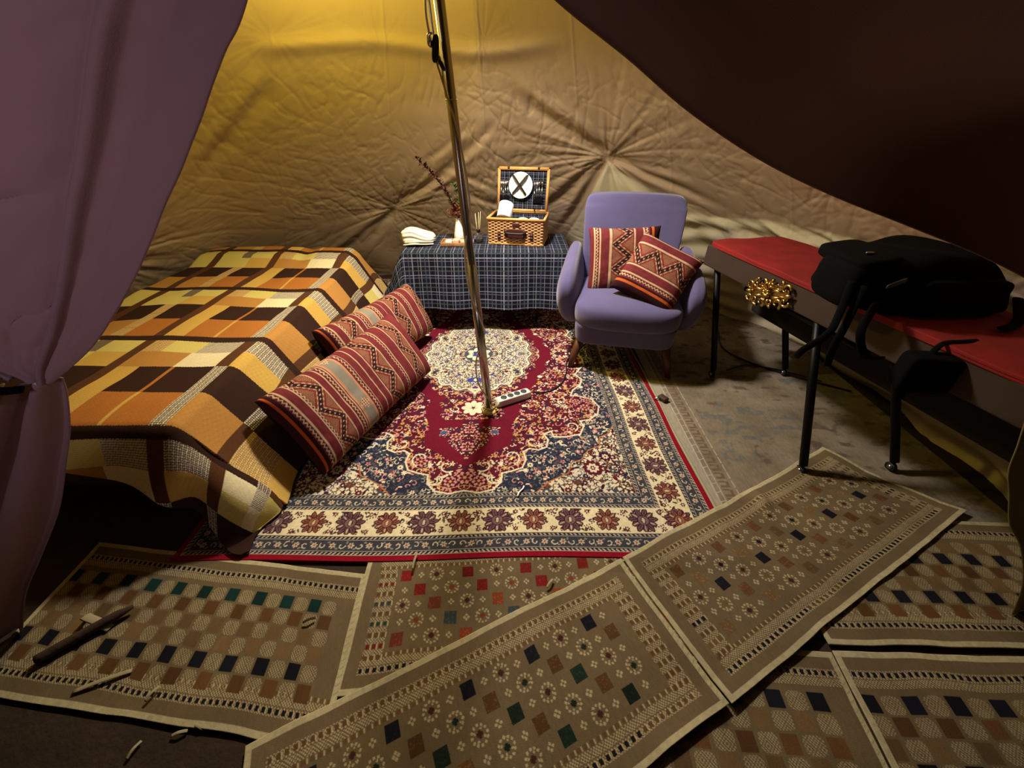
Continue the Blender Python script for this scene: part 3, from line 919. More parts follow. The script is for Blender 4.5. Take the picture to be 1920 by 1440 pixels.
def caster(parent, x, y, r=.022, z0=.0):
    V, F = tubeVF([(x - .008, y, z0 + r), (x + .008, y, z0 + r)], r, 20)
    w_ = put('wheel', fixed(V, F), M['rubber'], parent)
    put('hub', tube([(x - .011, y, z0 + r), (x + .011, y, z0 + r)], r * .45, 14), M['chrome'], w_)
    put('fork', fixed(*tubeVF(spline([(x, y, z0 + 2 * r + .03), (x, y, z0 + 2 * r + .008), (x, y + .01, z0 + r * 2)], 4), [.008] * 9, 8)), M['black_metal'], w_)


for sx, sy in ((-.40, -.19), (.35, -.19), (-.40, .19), (.35, .19)):
    put('leg', bbox(.025, .025, .44, (sx, sy, .29), .003), M['black_metal'], tb)
    caster(tb, sx, sy)


def tartan(s, t, k=1.0):
    nv = c8(11, 13, 26); bl = c8(20, 22, 46)
    out = np.where((((s / (.11 * k)) % 1) < .5)[..., None], nv, bl)
    out = np.where((((t / (.10 * k)) % 1) < .5)[..., None], (out + nv) / 2, out)
    for c, p, w_, off in ((c8(170, 172, 182), .11, .0045, .0), (c8(120, 124, 140), .11, .0035, .018), (c8(140, 142, 156), .11, .004, .055), (c8(70, 84, 76), .11, .008, .08)):
        for q in (s, t):
            m = np.abs(((q / k + off) % p) - p / 2) < w_ / 2
            out = np.where(m[..., None], out * .25 + c * .75, out)
    return out


def tc_fold(s, t, vt):
    k = np.clip(vt / .3, 0, 1)
    return k * (.012 * np.sin(s * 17 + 2) + .01 * (fbm(s * 5, t * 5, 19, 2) - .4))


Pt, ct = drape(-.72, .375, 2.63, 3.09, .548, (.32, .20, .385, .12), .0035, (.5, .10, .22, .3), .012, tartan, tc_fold)
tag(put('tablecloth', two_sided(Pt, ct), M['tartan']), 'navy and white tartan cloth covering the low table at the back', 'tablecloth')
TZ = .549


# ------------------------------------------------------------------ picnic basket
bk = thing('picnic_basket', 'open wicker picnic basket with tartan lining and a plate in its lid', 'basket', (.048, 2.90, TZ), -.20)
BW, BD, BH = .375, .25, .165


def wicker_panel(Wd, Ht, ax, c0, nrm, px=.0016, rows=None, flatv=False):
    """woven panel in its own plane: ax = horizontal direction, normal nrm; height along third axis"""
    nu = int(Wd / px); nv = int(Ht / px)
    u = np.linspace(0, Wd, nu); v = np.linspace(0, Ht, nv)
    U, Vv = np.meshgrid(u, v, indexing='ij')
    rh = .0095; st = .021
    row = np.floor(Vv / rh); f = Vv / rh - row
    wv = np.sin(PI * U / st + PI * row)
    h = np.sqrt(np.maximum(0, 1 - (2 * f - 1) ** 2)) * .0035 + .0030 * wv
    rnd = hashn(row, row * 0 + 3, 4)
    base = c8(214, 158, 96) * (0.82 + .3 * rnd[..., None]) * (0.80 + .22 * (wv[..., None] > -.35))
    gap = (np.abs(2 * f - 1) > .80)
    base = np.where(gap[..., None], c8(96, 56, 34), base)
    stake = (wv < -.75) & (np.abs(2 * f - 1) < .9); base = np.where(stake[..., None], c8(150, 96, 60), base)
    upv = np.cross(nrm, ax) * -1 if flatv else np.array([0, 0, 1.0])
    P = np.array(c0, float) + U[..., None] * np.array(ax, float) + Vv[..., None] * upv + h[..., None] * np.array(nrm, float)
    return P, base


def join(panels):
    Vs = []; Fs = []; Cs = []; o = 0
    for P, c in panels:
        n, m = P.shape[:2]; I = np.arange(n * m).reshape(n, m) + o
        Fs.append(np.stack([I[:-1, :-1], I[1:, :-1], I[1:, 1:], I[:-1, 1:]], -1).reshape(-1, 4)); Vs.append(P.reshape(-1, 3)); Cs.append(c.reshape(-1, 3)); o += n * m
    return mesh_from(np.concatenate(Vs), np.concatenate(Fs), np.concatenate(Cs))


hw, hd = BW / 2, BD / 2
wal = [wicker_panel(BW, BH, (1, 0, 0), (-hw, -hd, 0), (0, -1, 0)), wicker_panel(BW, BH, (1, 0, 0), (-hw, hd, 0), (0, 1, 0)),
       wicker_panel(BD, BH, (0, 1, 0), (-hw, -hd, 0), (-1, 0, 0)), wicker_panel(BD, BH, (0, 1, 0), (hw, -hd, 0), (1, 0, 0))]
body = put('body', join(wal), M['wicker'], bk)


def frame_loop(x0, x1, y0, y1, z, r, m, parent, name):
    pts = [(x0, y0, z), (x1, y0, z), (x1, y1, z), (x0, y1, z), (x0, y0, z)]
    lst = [([a, b], [r, r]) for a, b in zip(pts[:-1], pts[1:])]
    return put(name, tubes([(np.linspace(a, b, 2), r) for a, b in zip(np.array(pts[:-1]), np.array(pts[1:]))], 10), m, parent)


frame_loop(-hw - .003, hw + .003, -hd - .003, hd + .003, BH + .002, .0085, M['willow'], bk, 'rim')
frame_loop(-hw, hw, -hd, hd, .006, .006, M['willow'], bk, 'base_rim')


def tartan_box(sx, sy, sz, c):
    ps = []
    x0, x1, y0, y1, z0, z1 = c[0] - sx / 2, c[0] + sx / 2, c[1] - sy / 2, c[1] + sy / 2, c[2], c[2] + sz
    def pan(o, a, b, la, lb):
        u, v = np.meshgrid(np.linspace(0, la, int(la / .002)), np.linspace(0, lb, int(lb / .002)), indexing='ij')
        return np.array(o) + u[..., None] * np.array(a) + v[..., None] * np.array(b), tartan(u, v, .5)
    ps.append(pan((x0, y0, z0), (1, 0, 0), (0, 1, 0), sx, sy)); ps.append(pan((x0, y1, z0), (1, 0, 0), (0, 0, 1), sx, sz)); ps.append(pan((x0, y0, z0), (1, 0, 0), (0, 0, 1), sx, sz))
    ps.append(pan((x0, y0, z0), (0, 1, 0), (0, 0, 1), sy, sz)); ps.append(pan((x1, y0, z0), (0, 1, 0), (0, 0, 1), sy, sz))
    return join(ps)


put('lining', tartan_box(BW - .012, BD - .012, .045, (0, 0, .112)), M['tartan'], bk)['label'] = 'navy tartan lining'
put('floor_panel', bbox(BW - .01, BD - .01, .006, (0, 0, .006), 0), M['willow'], bk)
# handle and straps on the front
fy = -hd - .012
hb = put('handle', tube(spline([(-.062, fy, .088), (-.056, fy - .016, .084), (-.03, fy - .020, .082), (.03, fy - .020, .082), (.056, fy - .016, .084), (.062, fy, .088)], 6), .0075, 10), M['dark_leather'], bk)
put('backing', blob(lambda V: V * np.array([.075, .004, .030]) + np.array([0, fy + .006, .076]), 14, 4), M['leather'], hb)
for sx in (-1, 1):
    put('stud', blob(lambda V: V * np.array([.013, .007, .013]) + np.array([sx * .064, fy - .006, .092]), 8, 2.2), M['leather'], hb)
    st = put('strap', bbox(.020, .006, .050, (sx * .112, fy + .004, .062), .002), M['leather'], bk)
    put('buckle', tubes([(np.array([(sx * .112 - .012, fy - .002, .055), (sx * .112 + .012, fy - .002, .055)]), .002), (np.array([(sx * .112 - .012, fy - .002, .075), (sx * .112 + .012, fy - .002, .075)]), .002)], 6), M['chrome'], st)
put('label_tab', bbox(.05, .003, .022, (.004, fy + .004, .133), .002), M['leather'], bk)['label'] = 'reddish leather tab above the handle'
# lid
LH = .262
lid = bpy.data.objects.new('lid', None); C.objects.link(lid); lid.parent = bk
lid.location = (.0, hd + .002, BH + .012); lid.rotation_euler = (math.radians(-10), 0, 0)
LW = .345
fl = [([(-LW / 2, 0, 0), (LW / 2, 0, 0)], .010), ([(LW / 2, 0, 0), (LW / 2, 0, LH)], .010), ([(LW / 2, 0, LH), (-LW / 2, 0, LH)], .012), ([(-LW / 2, 0, LH), (-LW / 2, 0, 0)], .010)]
put('frame', tubes([(np.array(a, float), r) for a, r in fl], 10), M['willow'], lid)
P, c = wicker_panel(LW, LH, (1, 0, 0), (-LW / 2, .018, 0), (0, 1, 0)); put('woven_back', join([(P, c)]), M['wicker'], lid)
uu, vv = np.meshgrid(np.linspace(-LW / 2 + .008, LW / 2 - .008, 170), np.linspace(.008, LH - .01, 130), indexing='ij')
Pl = np.stack([uu, .006 + .003 * np.sin(uu * 60) * np.sin(vv * 50), vv], -1)
put('lining', grid(Pl, tartan(uu, vv, .62)), M['tartan'], lid)['label'] = 'navy tartan lining'
for sx in (-1, 1): put('hinge_strap', bbox(.016, .026, .018, (sx * .105, 0, LH + .004), .003), M['dark_leather'], lid)
plate_c = (-.015, -.010, .158)
plate_prof = [(0.0001, 0), (.045, 0), (.050, .003), (.082, .010), (.084, .012), (.082, .013), (.050, .006), (.045, .003), (.0001, .003)]


def dish(prof, loc, rot, name, m, parent=None, k=40):
    o = put(name, lathe(prof, k), m, parent); o.location = loc; o.rotation_euler = rot; return o


lp = dish(plate_prof, plate_c, (PI / 2, 0, 0), 'plate', M['white_china'], lid)
for a, b in (((-.062, .070), (.045, -.065)), ((.050, .070), (-.062, -.060))):
    d = np.array([b[0] - a[0], 0, b[1] - a[1]]); Ln = np.linalg.norm(d)
    P0 = np.array([plate_c[0] + a[0], -.028, plate_c[2] + a[1]])
    put('plate_strap', tube([P0 + np.array([0, .014, 0]), P0 + d * .08, P0 + d * .5, P0 + d * .92, P0 + d + np.array([0, .014, 0])], .009, 8, flat=.2), M['dark_leather'], lid)


def cutlery(kind, x, z, h):
    y = -.006
    if kind == 'knife': return tubes([(np.array([(x, y, z), (x, y, z + h * .5)]), .0045), (np.array([(x, y, z + h * .5), (x, y, z + h)]), .0055)], 6)
    if kind == 'fork': return tubes([(np.array([(x, y, z), (x, y, z + h * .7)]), .003)] + [(np.array([(x, y, z + h * .68), (x + q, y, z + h * .75), (x + q, y, z + h)]), .0016) for q in (-.006, -.002, .002, .006)], 6)
    V, F = tubeVF(np.array([(x, y, z), (x, y, z + h * .75)]), .003, 6)
    V2, F2 = tubeVF(np.array([(x, y, z + h * .70), (x, y - .003, z + h * .85), (x, y, z + h)]), [.003, .010, .004], 8)
    return fixed(np.concatenate([V, V2]), np.concatenate([F, F2 + len(V)]))


for q, (kd, x) in enumerate((('knife', -.140), ('fork', -.124), ('spoon', -.108), ('knife', .082), ('fork', .098), ('spoon', .114), ('spoon', .134), ('fork', -.154))):
    put(kd, cutlery(kd, x, .075, .115), M['chrome'], lid)
for x0 in (-.132, .108): put('cutlery_pocket', bbox(.066, .010, .045, (x0, -.004, .072), .003), M['kilim_back'], lid)
put('lid_latch', tubes([(np.array([(.09, -.02, .0), (.09, -.022, .030)]), .004), (np.array([(.10, -.022, .02), (.125, -.022, .02)]), .003)], 6), M['dark_leather'], lid)
# contents of the basket: separate things
roll = thing('paper_roll', 'white paper roll lying tilted in the open picnic basket', 'paper roll', (-.045, 2.86, TZ + BH + .038))
pr = [(.017, -.052), (.046, -.052), (.050, -.048), (.050, .048), (.046, .052), (.018, .052), (.018, -.052)]
r_ = put('paper', lathe(pr, 36), M['paper'], roll); r_.rotation_euler = (math.radians(-38), math.radians(14), 0)
r2 = put('cardboard_core', lathe([(.0165, -.050), (.0178, -.050), (.0178, .050), (.0165, .050), (.0165, -.050)], 24), M['wood_tray'], roll); r2.rotation_euler = r_.rotation_euler
for q, (x, y) in enumerate(((.075, 2.845), (.15, 2.84))):
    o = dish([(0.0001, 0), (.026, 0), (.034, .030), (.035, .034), (.033, .034), (.025, .004), (.0001, .004)], (x, y, TZ + .122), (.15, .1, 0), 'enamel_cup', M['white_china'], None, 30)
    tag(o, ['white cup in the basket beside the paper roll', 'white cup nearest the right side of the open basket'][q], 'cup')
    o.data.materials[0] = M['white_china']
    h = put('handle', tube([(x_ * .8 + .0, 0, z_) for x_, z_ in ((.040, .028), (.062, .026), (.064, .014), (.036, .008))], .003, 6), M['white_china'], o)

# ------------------------------------------------------------------ small things on the table


def towel():
    lays = []
    def fn(V):
        x, y, z = V[:, 0], V[:, 1], V[:, 2]
        X = x * .105 * (1 + .05 * z) + .01 * y; Y = y * .085; Z = (z * .5 + .5)
        top = .075 + .022 * np.exp(-((x + .3) ** 2) * 3) * (1 - .3 * y) - .018 * x
        Zz = Z * top
        ly = np.sin(Z * 22) * .002 * (np.abs(y) > .6)
        return np.stack([X + .004 * np.sin(y * 7) + .001 * np.sin(Z * 25 + x * 3), Y + ly * np.sign(y) + .001 * np.sin(Z * 26), Zz], -1)
    return blob(fn, 40, 5)


o = put('folded_towel', towel(), M['towel']); o.location = (-.645, 2.83, TZ); o.rotation_euler = (0, 0, .12)
tag(o, 'folded cream towel on the left end of the tartan table', 'towel')
for q in range(2): put('fold', tube(spline([(-.10 + .01 * q, -.088 + .004 * q, .014 + .016 * q), (-.03, -.094, .018 + .016 * q), (.05, -.090, .014 + .018 * q), (.10, -.078, .012 + .016 * q)], 6), .004, 8), M['towel'], o)

tr = thing('wooden_tray', 'small carved wooden tray of soaps in front of the white vase', 'tray', (-.385, 2.80, TZ))
put('base', bbox(.20, .12, .008, (0, 0, .004), .002), M['wood_tray'], tr)
for a in ((.20, .006, .024, 0, -.058), (.20, .006, .024, 0, .058), (.006, .12, .024, -.098, 0), (.006, .12, .024, .098, 0)):
    put('side_panel', bbox(a[0], a[1], a[2], (a[3], a[4], .014), .002), M['wood_tray'], tr)
soaps = [(-.05, -.01, .02, 'pale soap bar at the left of the wooden tray'), (.0, .02, -.3, 'pink soap bar in the middle of the wooden tray'), (.05, -.005, .25, 'orange-pink soap bar at the right of the wooden tray')]
for x, y, rz, lb in soaps:
    o = put('soap_bar', rbox(.044, .06, .022, (0, 0, .011), 8, 7), M['soap'] if 'pale' not in lb else M['towel']); o.location = (-.385 + x, 2.80 + y, TZ + .009); o.rotation_euler = (0, 0, rz)
    tag(o, lb, 'soap', 'soaps in the wooden tray')

vs = thing('flower_vase', 'white vase with dried stems on the tartan table, behind the pole', 'vase', (-.375, 2.92, TZ))
put('body', lathe([(.0001, 0), (.036, 0), (.040, .006), (.036, .04), (.026, .09), (.018, .135), (.020, .150), (.017, .150), (.015, .13), (.0001, .02)], 36), M['white_china'], vs)
stem = spline([(0, 0, .14), (-.03, -.01, .24), (-.10, -.02, .37), (-.17, -.03, .45), (-.235, -.04, .515)], 10)


def leafVF(base, d, ln, wd, up=(0, 0, 1)):
    d = np.array(d, float); d /= np.linalg.norm(d); s_ = np.cross(d, up); s_ /= np.linalg.norm(s_) + 1e-9; n_ = np.cross(s_, d)
    b = np.array(base, float); V = [b]
    for t, q in ((.3, .8), (.6, 1), (.85, .55)):
        V += [b + d * ln * t + s_ * wd * q + n_ * .1 * ln * t, b + d * ln * t, b + d * ln * t - s_ * wd * q + n_ * .1 * ln * t]
    V.append(b + d * ln)
    F = [(0, 1, 2, 2), (0, 2, 3, 3), (1, 4, 5, 2), (2, 5, 6, 3), (4, 7, 8, 5), (5, 8, 9, 6), (7, 10, 8, 8), (8, 10, 9, 9)]
    return np.array(V), np.array(F)


def leaves(lst):
    Vs = []; Fs = []; o = 0
    for a in lst: V, F = leafVF(*a); Vs.append(V); Fs.append(F + o); o += len(V)
    return fixed(np.concatenate(Vs), np.concatenate(Fs))


rs = random.Random(3)
s1 = put('dried_stem', tube(stem, np.linspace(.0045, .002, len(stem)), 6), M['dark_leaf'], vs)
lst = []
for i in range(6, len(stem)):
    for q in range(5): lst.append((stem[i], (rs.uniform(-1, 1), rs.uniform(-1, 1), rs.uniform(-.4, .9)), rs.uniform(.020, .034) * (1.5 - .6 * i / len(stem)), .0065))
put('seed_pods', leaves(lst), M['dark_leaf'], s1)
for stp, mt, n, sz in (([(0, 0, .14), (.015, .02, .22), (.0, .03, .30), (-.02, .03, .36)], 'green_leaf', 26, .038), ([(0, 0, .14), (-.03, .02, .21), (-.06, .02, .30)], 'sage_leaf', 22, .026), ([(0, 0, .14), (.04, -.02, .21), (.05, .0, .27)], 'sage_leaf', 22, .024)):
    sp_ = spline(stp, 8); t_ = put('stem', tube(sp_, .0018, 6), M['green_leaf'], vs)
    put('leaves', leaves([(sp_[rs.randrange(4, len(sp_))], (rs.uniform(-1, 1), rs.uniform(-1, 1), rs.uniform(-.2, 1)), sz * rs.uniform(.6, 1.2), sz * .26) for _ in range(n)]), M[mt], t_)
put('dried_flowers', leaves([((rs.gauss(-.008, .022), rs.gauss(-.01, .015), rs.gauss(.185, .02)), (rs.uniform(-1, 1), rs.uniform(-1, 1), rs.uniform(-.3, 1)), rs.uniform(.012, .024), .007) for _ in range(150)]), M['rust_petal'], vs)

df = thing('reed_diffuser', 'small glass reed diffuser standing between the pole and the basket', 'diffuser', (-.232, 2.84, TZ))
put('bottle', lathe([(.0001, 0), (.030, 0), (.033, .004), (.033, .045), (.026, .058), (.011, .066), (.011, .080), (.009, .080), (.009, .066), (.024, .055), (.030, .043), (.030, .006), (.0001, .006)], 32), M['glass'], df)
put('collar', lathe([(.0001, .092), (.012, .092), (.013, .088), (.013, .072), (.011, .070), (.0001, .070)], 24), M['rubber'], df)
for q in range(5):
    a = q * 1.26; put('reed', tube([(.004 * math.cos(a), .004 * math.sin(a), .02), (.020 * math.cos(a), .008 * math.sin(a), .205 - .006 * q)], .0016, 6), M['reed'], df)


# ------------------------------------------------------------------ armchair
ac = thing('armchair', 'lavender upholstered armchair on tapered wooden legs, holding two kilim cushions', 'armchair', (.635, 1.985, 0), -.19)


def seat_fn(V):
    x, y, z = V[:, 0], V[:, 1], V[:, 2]
    X = x * .292 * (1 + .03 * (y < 0)) * (1 - .03 * np.clip(-z, 0, 1)); Y = .255 + y * .285 + .012 * x ** 2 * (y < 0) - .018 * np.cos(z * 1.6) * (y < 0)
    Z = .360 + z * .085 + .020 * (1 - x ** 2) * (1 - y ** 2) * (z > 0)
    return np.stack([X, Y + .0, Z], -1)


put('seat_cushion', blob(seat_fn, 30, 5), M['chair'], ac)


def base_fn(V):
    x, y, z = V[:, 0], V[:, 1], V[:, 2]
    X = x * .284 * (1 + .02 * z); Y = .262 + y * .272 - .012 * (z) * (y < 0); Z = .250 + z * .075
    return np.stack([X, Y, Z], -1)


put('seat_base', blob(base_fn, 26, 8), M['chair'], ac)


def back_fn(V):
    x, y, z = V[:, 0], V[:, 1], V[:, 2]
    h = (z + 1) / 2
    wd = .300 + .0 * h - .018 * np.exp(-((h - .42) / .25) ** 2)
    X = x * wd; Zc = .26 + h * .640 - .012 * x ** 2 * (h > .9)
    Y = .50 + .17 * h ** 1.2 + y * (.060 - .012 * h) - .030 * (x ** 2) * (y < 0) * np.sin(PI * h) + .0
    return np.stack([X, Y, Zc], -1)


put('backrest', blob(back_fn, 40, 13), M['chair'], ac)
for sx in (-1, 1):
    def arm_fn(V, sx=sx):
        x, y, z = V[:, 0], V[:, 1], V[:, 2]
        h = (z + 1) / 2; f = (y + 1) / 2          # f 0 front, 1 rear
        top = .585 + .09 * f ** 1.7; bot = .22
        Z = bot + h * (top - bot)
        th = .074 * (.62 + .38 * np.sin(PI * np.clip(h * .9 + .12, 0, 1))) * (1 - .05 * f)
        X = sx * (.318 + .048 * np.sin(PI * np.clip(h, 0, 1) * .62) * (1 - .55 * f) - .012) + x * th
        Y = .045 + f * .53 + .085 * (1 - f) * (1 - np.sin(PI * np.clip(h * 1.0, 0, 1) * .62 + .1)) + .06 * h * f
        return np.stack([X, Y, Z], -1)
    put('armrest', blob(arm_fn, 26, 3.2), M['chair'], ac)
    V, F = tubeVF([(sx * .245, .07, .20), (sx * .290, .02, .0)], [.029, .015], 12)
    put('leg', fixed(V, F), M['walnut'], ac)
    V, F = tubeVF([(sx * .235, .46, .20), (sx * .265, .53, .0)], [.028, .015], 12)
    put('leg', fixed(V, F), M['walnut'], ac)


# ------------------------------------------------------------------ kilim cushions
def kilim(s, t, L, var=0):
    """s along the length 0..L (metres), t across 0..W"""
    red = c8(112, 44, 46); dred = c8(84, 30, 34); cream = c8(196, 166, 128); dk = c8(54, 22, 26); och = c8(150, 104, 76); gy = c8(134, 128, 112); org = c8(196, 92, 40)
    out = np.tile(red, s.shape + (1,)).astype(float)
    out = out * (.9 + .18 * vn(s * 300, t * 40, 3))[..., None]
    bands = []
    # (start, end, kind)
    if var == 0: seq = [(0, .012, 'dk'), (.012, .022, 'or'), (.022, .034, 'dk'), (.038, .052, 'zz'), (.056, .062, 'cr'), (.100, .106, 'cr'), (.106, .118, 'fz'), (.118, .200, 'zig'), (.200, .206, 'cr'), (.238, .244, 'cr'), (.250, .264, 'zz'), (.268, .273, 'cr'),
                        (.280, .284, 'cr'), (.284, .350, 'gr'), (.350, .354, 'cr'), (.362, .376, 'zz'), (.380, .385, 'cr'), (.420, .425, 'cr'), (.460, .465, 'cr'), (.470, .560, 'zig'), (.560, .566, 'cr'), (.600, .612, 'zz'), (.618, .624, 'cr'), (.68, .685, 'cr'), (.69, .76, 'zig'), (.765, .77, 'cr')]
    else: seq = [(0, .040, 'dk'), (.040, .056, 'or'), (.056, .066, 'dk'), (.074, .090, 'zz'), (.094, .104, 'cr'), (.145, .155, 'cr'), (.160, .270, 'zig'), (.275, .287, 'cr'), (.335, .345, 'cr'), (.350, .365, 'zz'), (.368, .376, 'cr')]
    for a, b, k in seq:
        m = (s >= a) & (s < b); f = np.clip((s - a) / (b - a), 0, 1)
        if k == 'dk': out[m] = dk
        elif k == 'or': out[m] = org
        elif k == 'cr': out[m] = cream
        elif k == 'gr':
            out[m] = gy; q = np.hypot((s - (a + b) / 2), (t - .13)) < .024; st = m & (np.abs((s - (a + b) / 2)) + np.abs(t % .26 - .13) < .030)
            out[st] = red; out[st & ((np.abs(s * 90 % 1 - .5) < .18) | (np.abs(t * 90 % 1 - .5) < .18))] = cream
            e = m & ((f < .12) | (f > .88)); out[e] = c8(190, 128, 90)
        elif k in ('zz', 'fz'):
            out[m] = dred; z = np.abs((t / .018) % 1 - .5) * 2; q = m & (np.abs(f - (.2 + .6 * z)) < .22); out[q] = cream
        elif k == 'zig':
            out[m] = och; P = .150 if var == 0 else .13
            z = np.abs((t / P) % 1 - .5) * 2
            g = m & ((np.abs((s * 110) % 1 - .5) < .2) ^ (np.abs((t * 110) % 1 - .5) < .2)); out[g] = c8(116, 66, 52)
            dz = np.abs(f - (.12 + .76 * z))
            q = m & (dz < .15); out[q] = dk; q = m & (dz < .045) & ((t * 62) % 1 < .30); out[q] = cream
            for off in (.32, -.32):
                q = m & (np.abs(f - (.12 + .76 * z) - off) < .045); out[q] = c8(120, 34, 34)
            q = m & (np.abs(np.abs(f - (.12 + .76 * z)) - .20) < .03) & ((t * 60) % 1 < .5); out[q] = cream
    return out


def cushion(name, label, Cc, U, Vv, L, W, T, var, group, n=None, backm='kilim_back', flipS=False, sag=0.0):
    """Cc centre, U length dir, Vv width dir; front faces U x V"""
    U = np.array(U, float); U /= np.linalg.norm(U); Vv = np.array(Vv, float); Vv -= U * Vv.dot(U); Vv /= np.linalg.norm(Vv); N = np.cross(U, Vv)
    px = .0028
    a = np.linspace(-1, 1, int(L / px)); b = np.linspace(-1, 1, int(W / px))
    A, B = np.meshgrid(a, b, indexing='ij')
    ea, eb = (9.0, 3.4) if L > .6 else (4.0, 4.0)
    prof = ((1 - np.abs(A) ** ea).clip(0) * (1 - np.abs(B) ** eb).clip(0)) ** .5
    wr = 1 + .10 * (fbm(A * 3 + var, B * 3, 17, 3) - .45)
    pin = .07 * (1 - B ** 2) * (L > .6) * .5 + .06 * (1 - B ** 2) * (L <= .6)
    pinb = .10 * (1 - A ** 2) * .6
    X = A * L / 2 * (1 - pin * (np.abs(A) ** 3)); Y = B * W / 2 * (1 - pinb * np.abs(B) ** 3)
    h = T / 2 * prof * wr
    Cn = np.array(Cc, float)
    root = thing(name, label, 'cushion', Cc, 0, group)
    front = X[..., None] * U + Y[..., None] * Vv + (h - sag * A ** 2)[..., None] * N
    back = X[..., None] * U + Y[..., None] * Vv + (-h - sag * A ** 2)[..., None] * N
    s = (A + 1) / 2 * L
    if flipS: s = L - s
    put('cover', grid(front, kilim(s, (B + 1) / 2 * W, L, var)), M['kilim'], root)
    put('backing', grid(back[::3, ::3], flip=True), M[backm], root)['label'] = 'black cloth backing'
    return root


# long bolsters leaning on the bed: bottom edge to top edge
def bolster(label, p0, p1, q0, q1, T, flip=False):
    p0, p1, q0, q1 = map(lambda v: np.array(v, float), (p0, p1, q0, q1))
    Cc = (p0 + p1 + q0 + q1) / 4; U = (p1 - p0 + q1 - q0) / 2; Vv = (q0 - p0 + q1 - p1) / 2
    r = cushion('floor_cushion', label, Cc, U, Vv, np.linalg.norm(U), np.linalg.norm(Vv), T, 0, 'long kilim cushions leaning on the bed', flipS=flip)
    return r


bolster('long red kilim cushion with a grey band leaning on the bed, the nearer one', (-.785, 1.12, .06), (-.475, 1.93, .06), (-.985, 1.22, .385), (-.68, 2.03, .385), .19)
bolster('long red kilim cushion mostly hidden behind the nearer one, by the table', (-.86, 1.72, .08), (-.545, 2.47, .06), (-1.02, 1.80, .385), (-.70, 2.50, .375), .19)
# square cushions on the armchair
cushion('throw_cushion', 'upright square kilim cushion at the back of the armchair seat', (.640, 2.285, .600), (.36, -.03, .015), (-.01, .10, .28), .40, .36, .13, 1, 'kilim cushions on the armchair', flipS=True)
cushion('throw_cushion', 'tilted square kilim cushion leaning in front on the armchair', (.790, 2.125, .570), (-.13, -.11, -.17), (.27, -.12, -.065), .36, .36, .13, 1, 'kilim cushions on the armchair', flipS=True)

# ------------------------------------------------------------------ pole
B0 = np.array([-.118, 1.62, .012]); Tp = np.array([-.275, 1.6, 2.52]); dp = (Tp - B0)


def onp(t): return B0 + dp * t


pole = thing('tent_pole', 'shiny steel tent pole standing on the crimson rug, slightly leaning', 'pole', tuple(B0))
put('tube', tube([onp(0.004) - B0, onp(.31) - B0, onp(1) - B0], .0175, 24), M['chrome'], pole)
put('lower_sleeve', tube([onp(.0) - B0, onp(.31) - B0], .0205, 24), M['chrome'], pole)
put('foot_cap', lathe([(.0001, .014), (.030, .014), (.037, .008), (.037, .002), (.032, 0), (.0001, 0)], 32), M['yellow_cap'], pole)['label'] = 'yellow plastic foot cap'
put('cable_tie', lathe([(.0176, 0), (.0195, 0), (.0195, .003), (.0176, .003), (.0176, 0)], 24, tuple(onp(.527) - B0)), M['cream_cable'], pole)
# cord from the pulley down the pole
cd = [onp(1) + [-.03, -.02, 0], onp(.68) + [-.028, -.03, 0], onp(.60) + [-.040, -.03, 0], onp(.535) + [-.012, -.022, 0], onp(.49) + [.012, -.02, 0], onp(.40) + [.022, -.006, 0], onp(.33) + [-.018, -.02, 0], onp(.27) + [-.020, -.02, 0],
      onp(.215) + [.012, -.022, 0], onp(.18) + [.020, -.01, 0], onp(.13) + [-.03, -.02, 0], onp(.085) + [-.035, -.03, 0], onp(.05) + [-.005, -.028, 0], onp(.035) + [.02, -.02, 0]]
tag(put('electric_cord', tube(spline(cd, 10), .0035, 8), M['cream_cable']), 'thin cream cord running down along the steel pole', 'cord')
rope = [onp(1) + [-.04, -.02, 0], onp(.60) + [-.030, -.02, 0], onp(.585) + [-.020, -.02, 0]]
tag(put('hoist_rope', tubes([(spline(rope, 6), .0035), (spline([onp(.99) + [-.012, -.02, 0], onp(.60) + [-.026, -.026, 0], onp(.57) + [-.016, -.024, 0], onp(.53) + [-.014, -.02, 0]], 6), .003)], 6), M['cream_cable']), 'pale hoist rope above the black pulley on the pole', 'rope')
pc = onp(.578) + np.array([-.026, -.030, 0])
pu = thing('pulley_cleat', 'small black pulley and cleat hanging at the upper pole', 'pulley', tuple(pc))
put('body', blob(lambda V: np.stack([V[:, 0] * .011 + .006 * V[:, 2] * -1 * -.8, V[:, 1] * .010, V[:, 2] * .034], -1), 14, 3), M['rubber'], pu)
put('wheel', tube([(-.016, -.004, .020), (-.010, -.004, .020)], .014, 16), M['chrome'], pu)
put('hook', tube(spline([(-.006, 0, .036), (-.018, 0, .034), (-.020, 0, .012), (-.012, 0, .004)], 5), .0035, 8), M['chrome'], pu)
put('lever', blob(lambda V: np.stack([V[:, 0] * .007 + .016 - .006 * V[:, 2], V[:, 1] * .008, V[:, 2] * .014 - .040], -1), 10, 2.6), M['rubber'], pu)

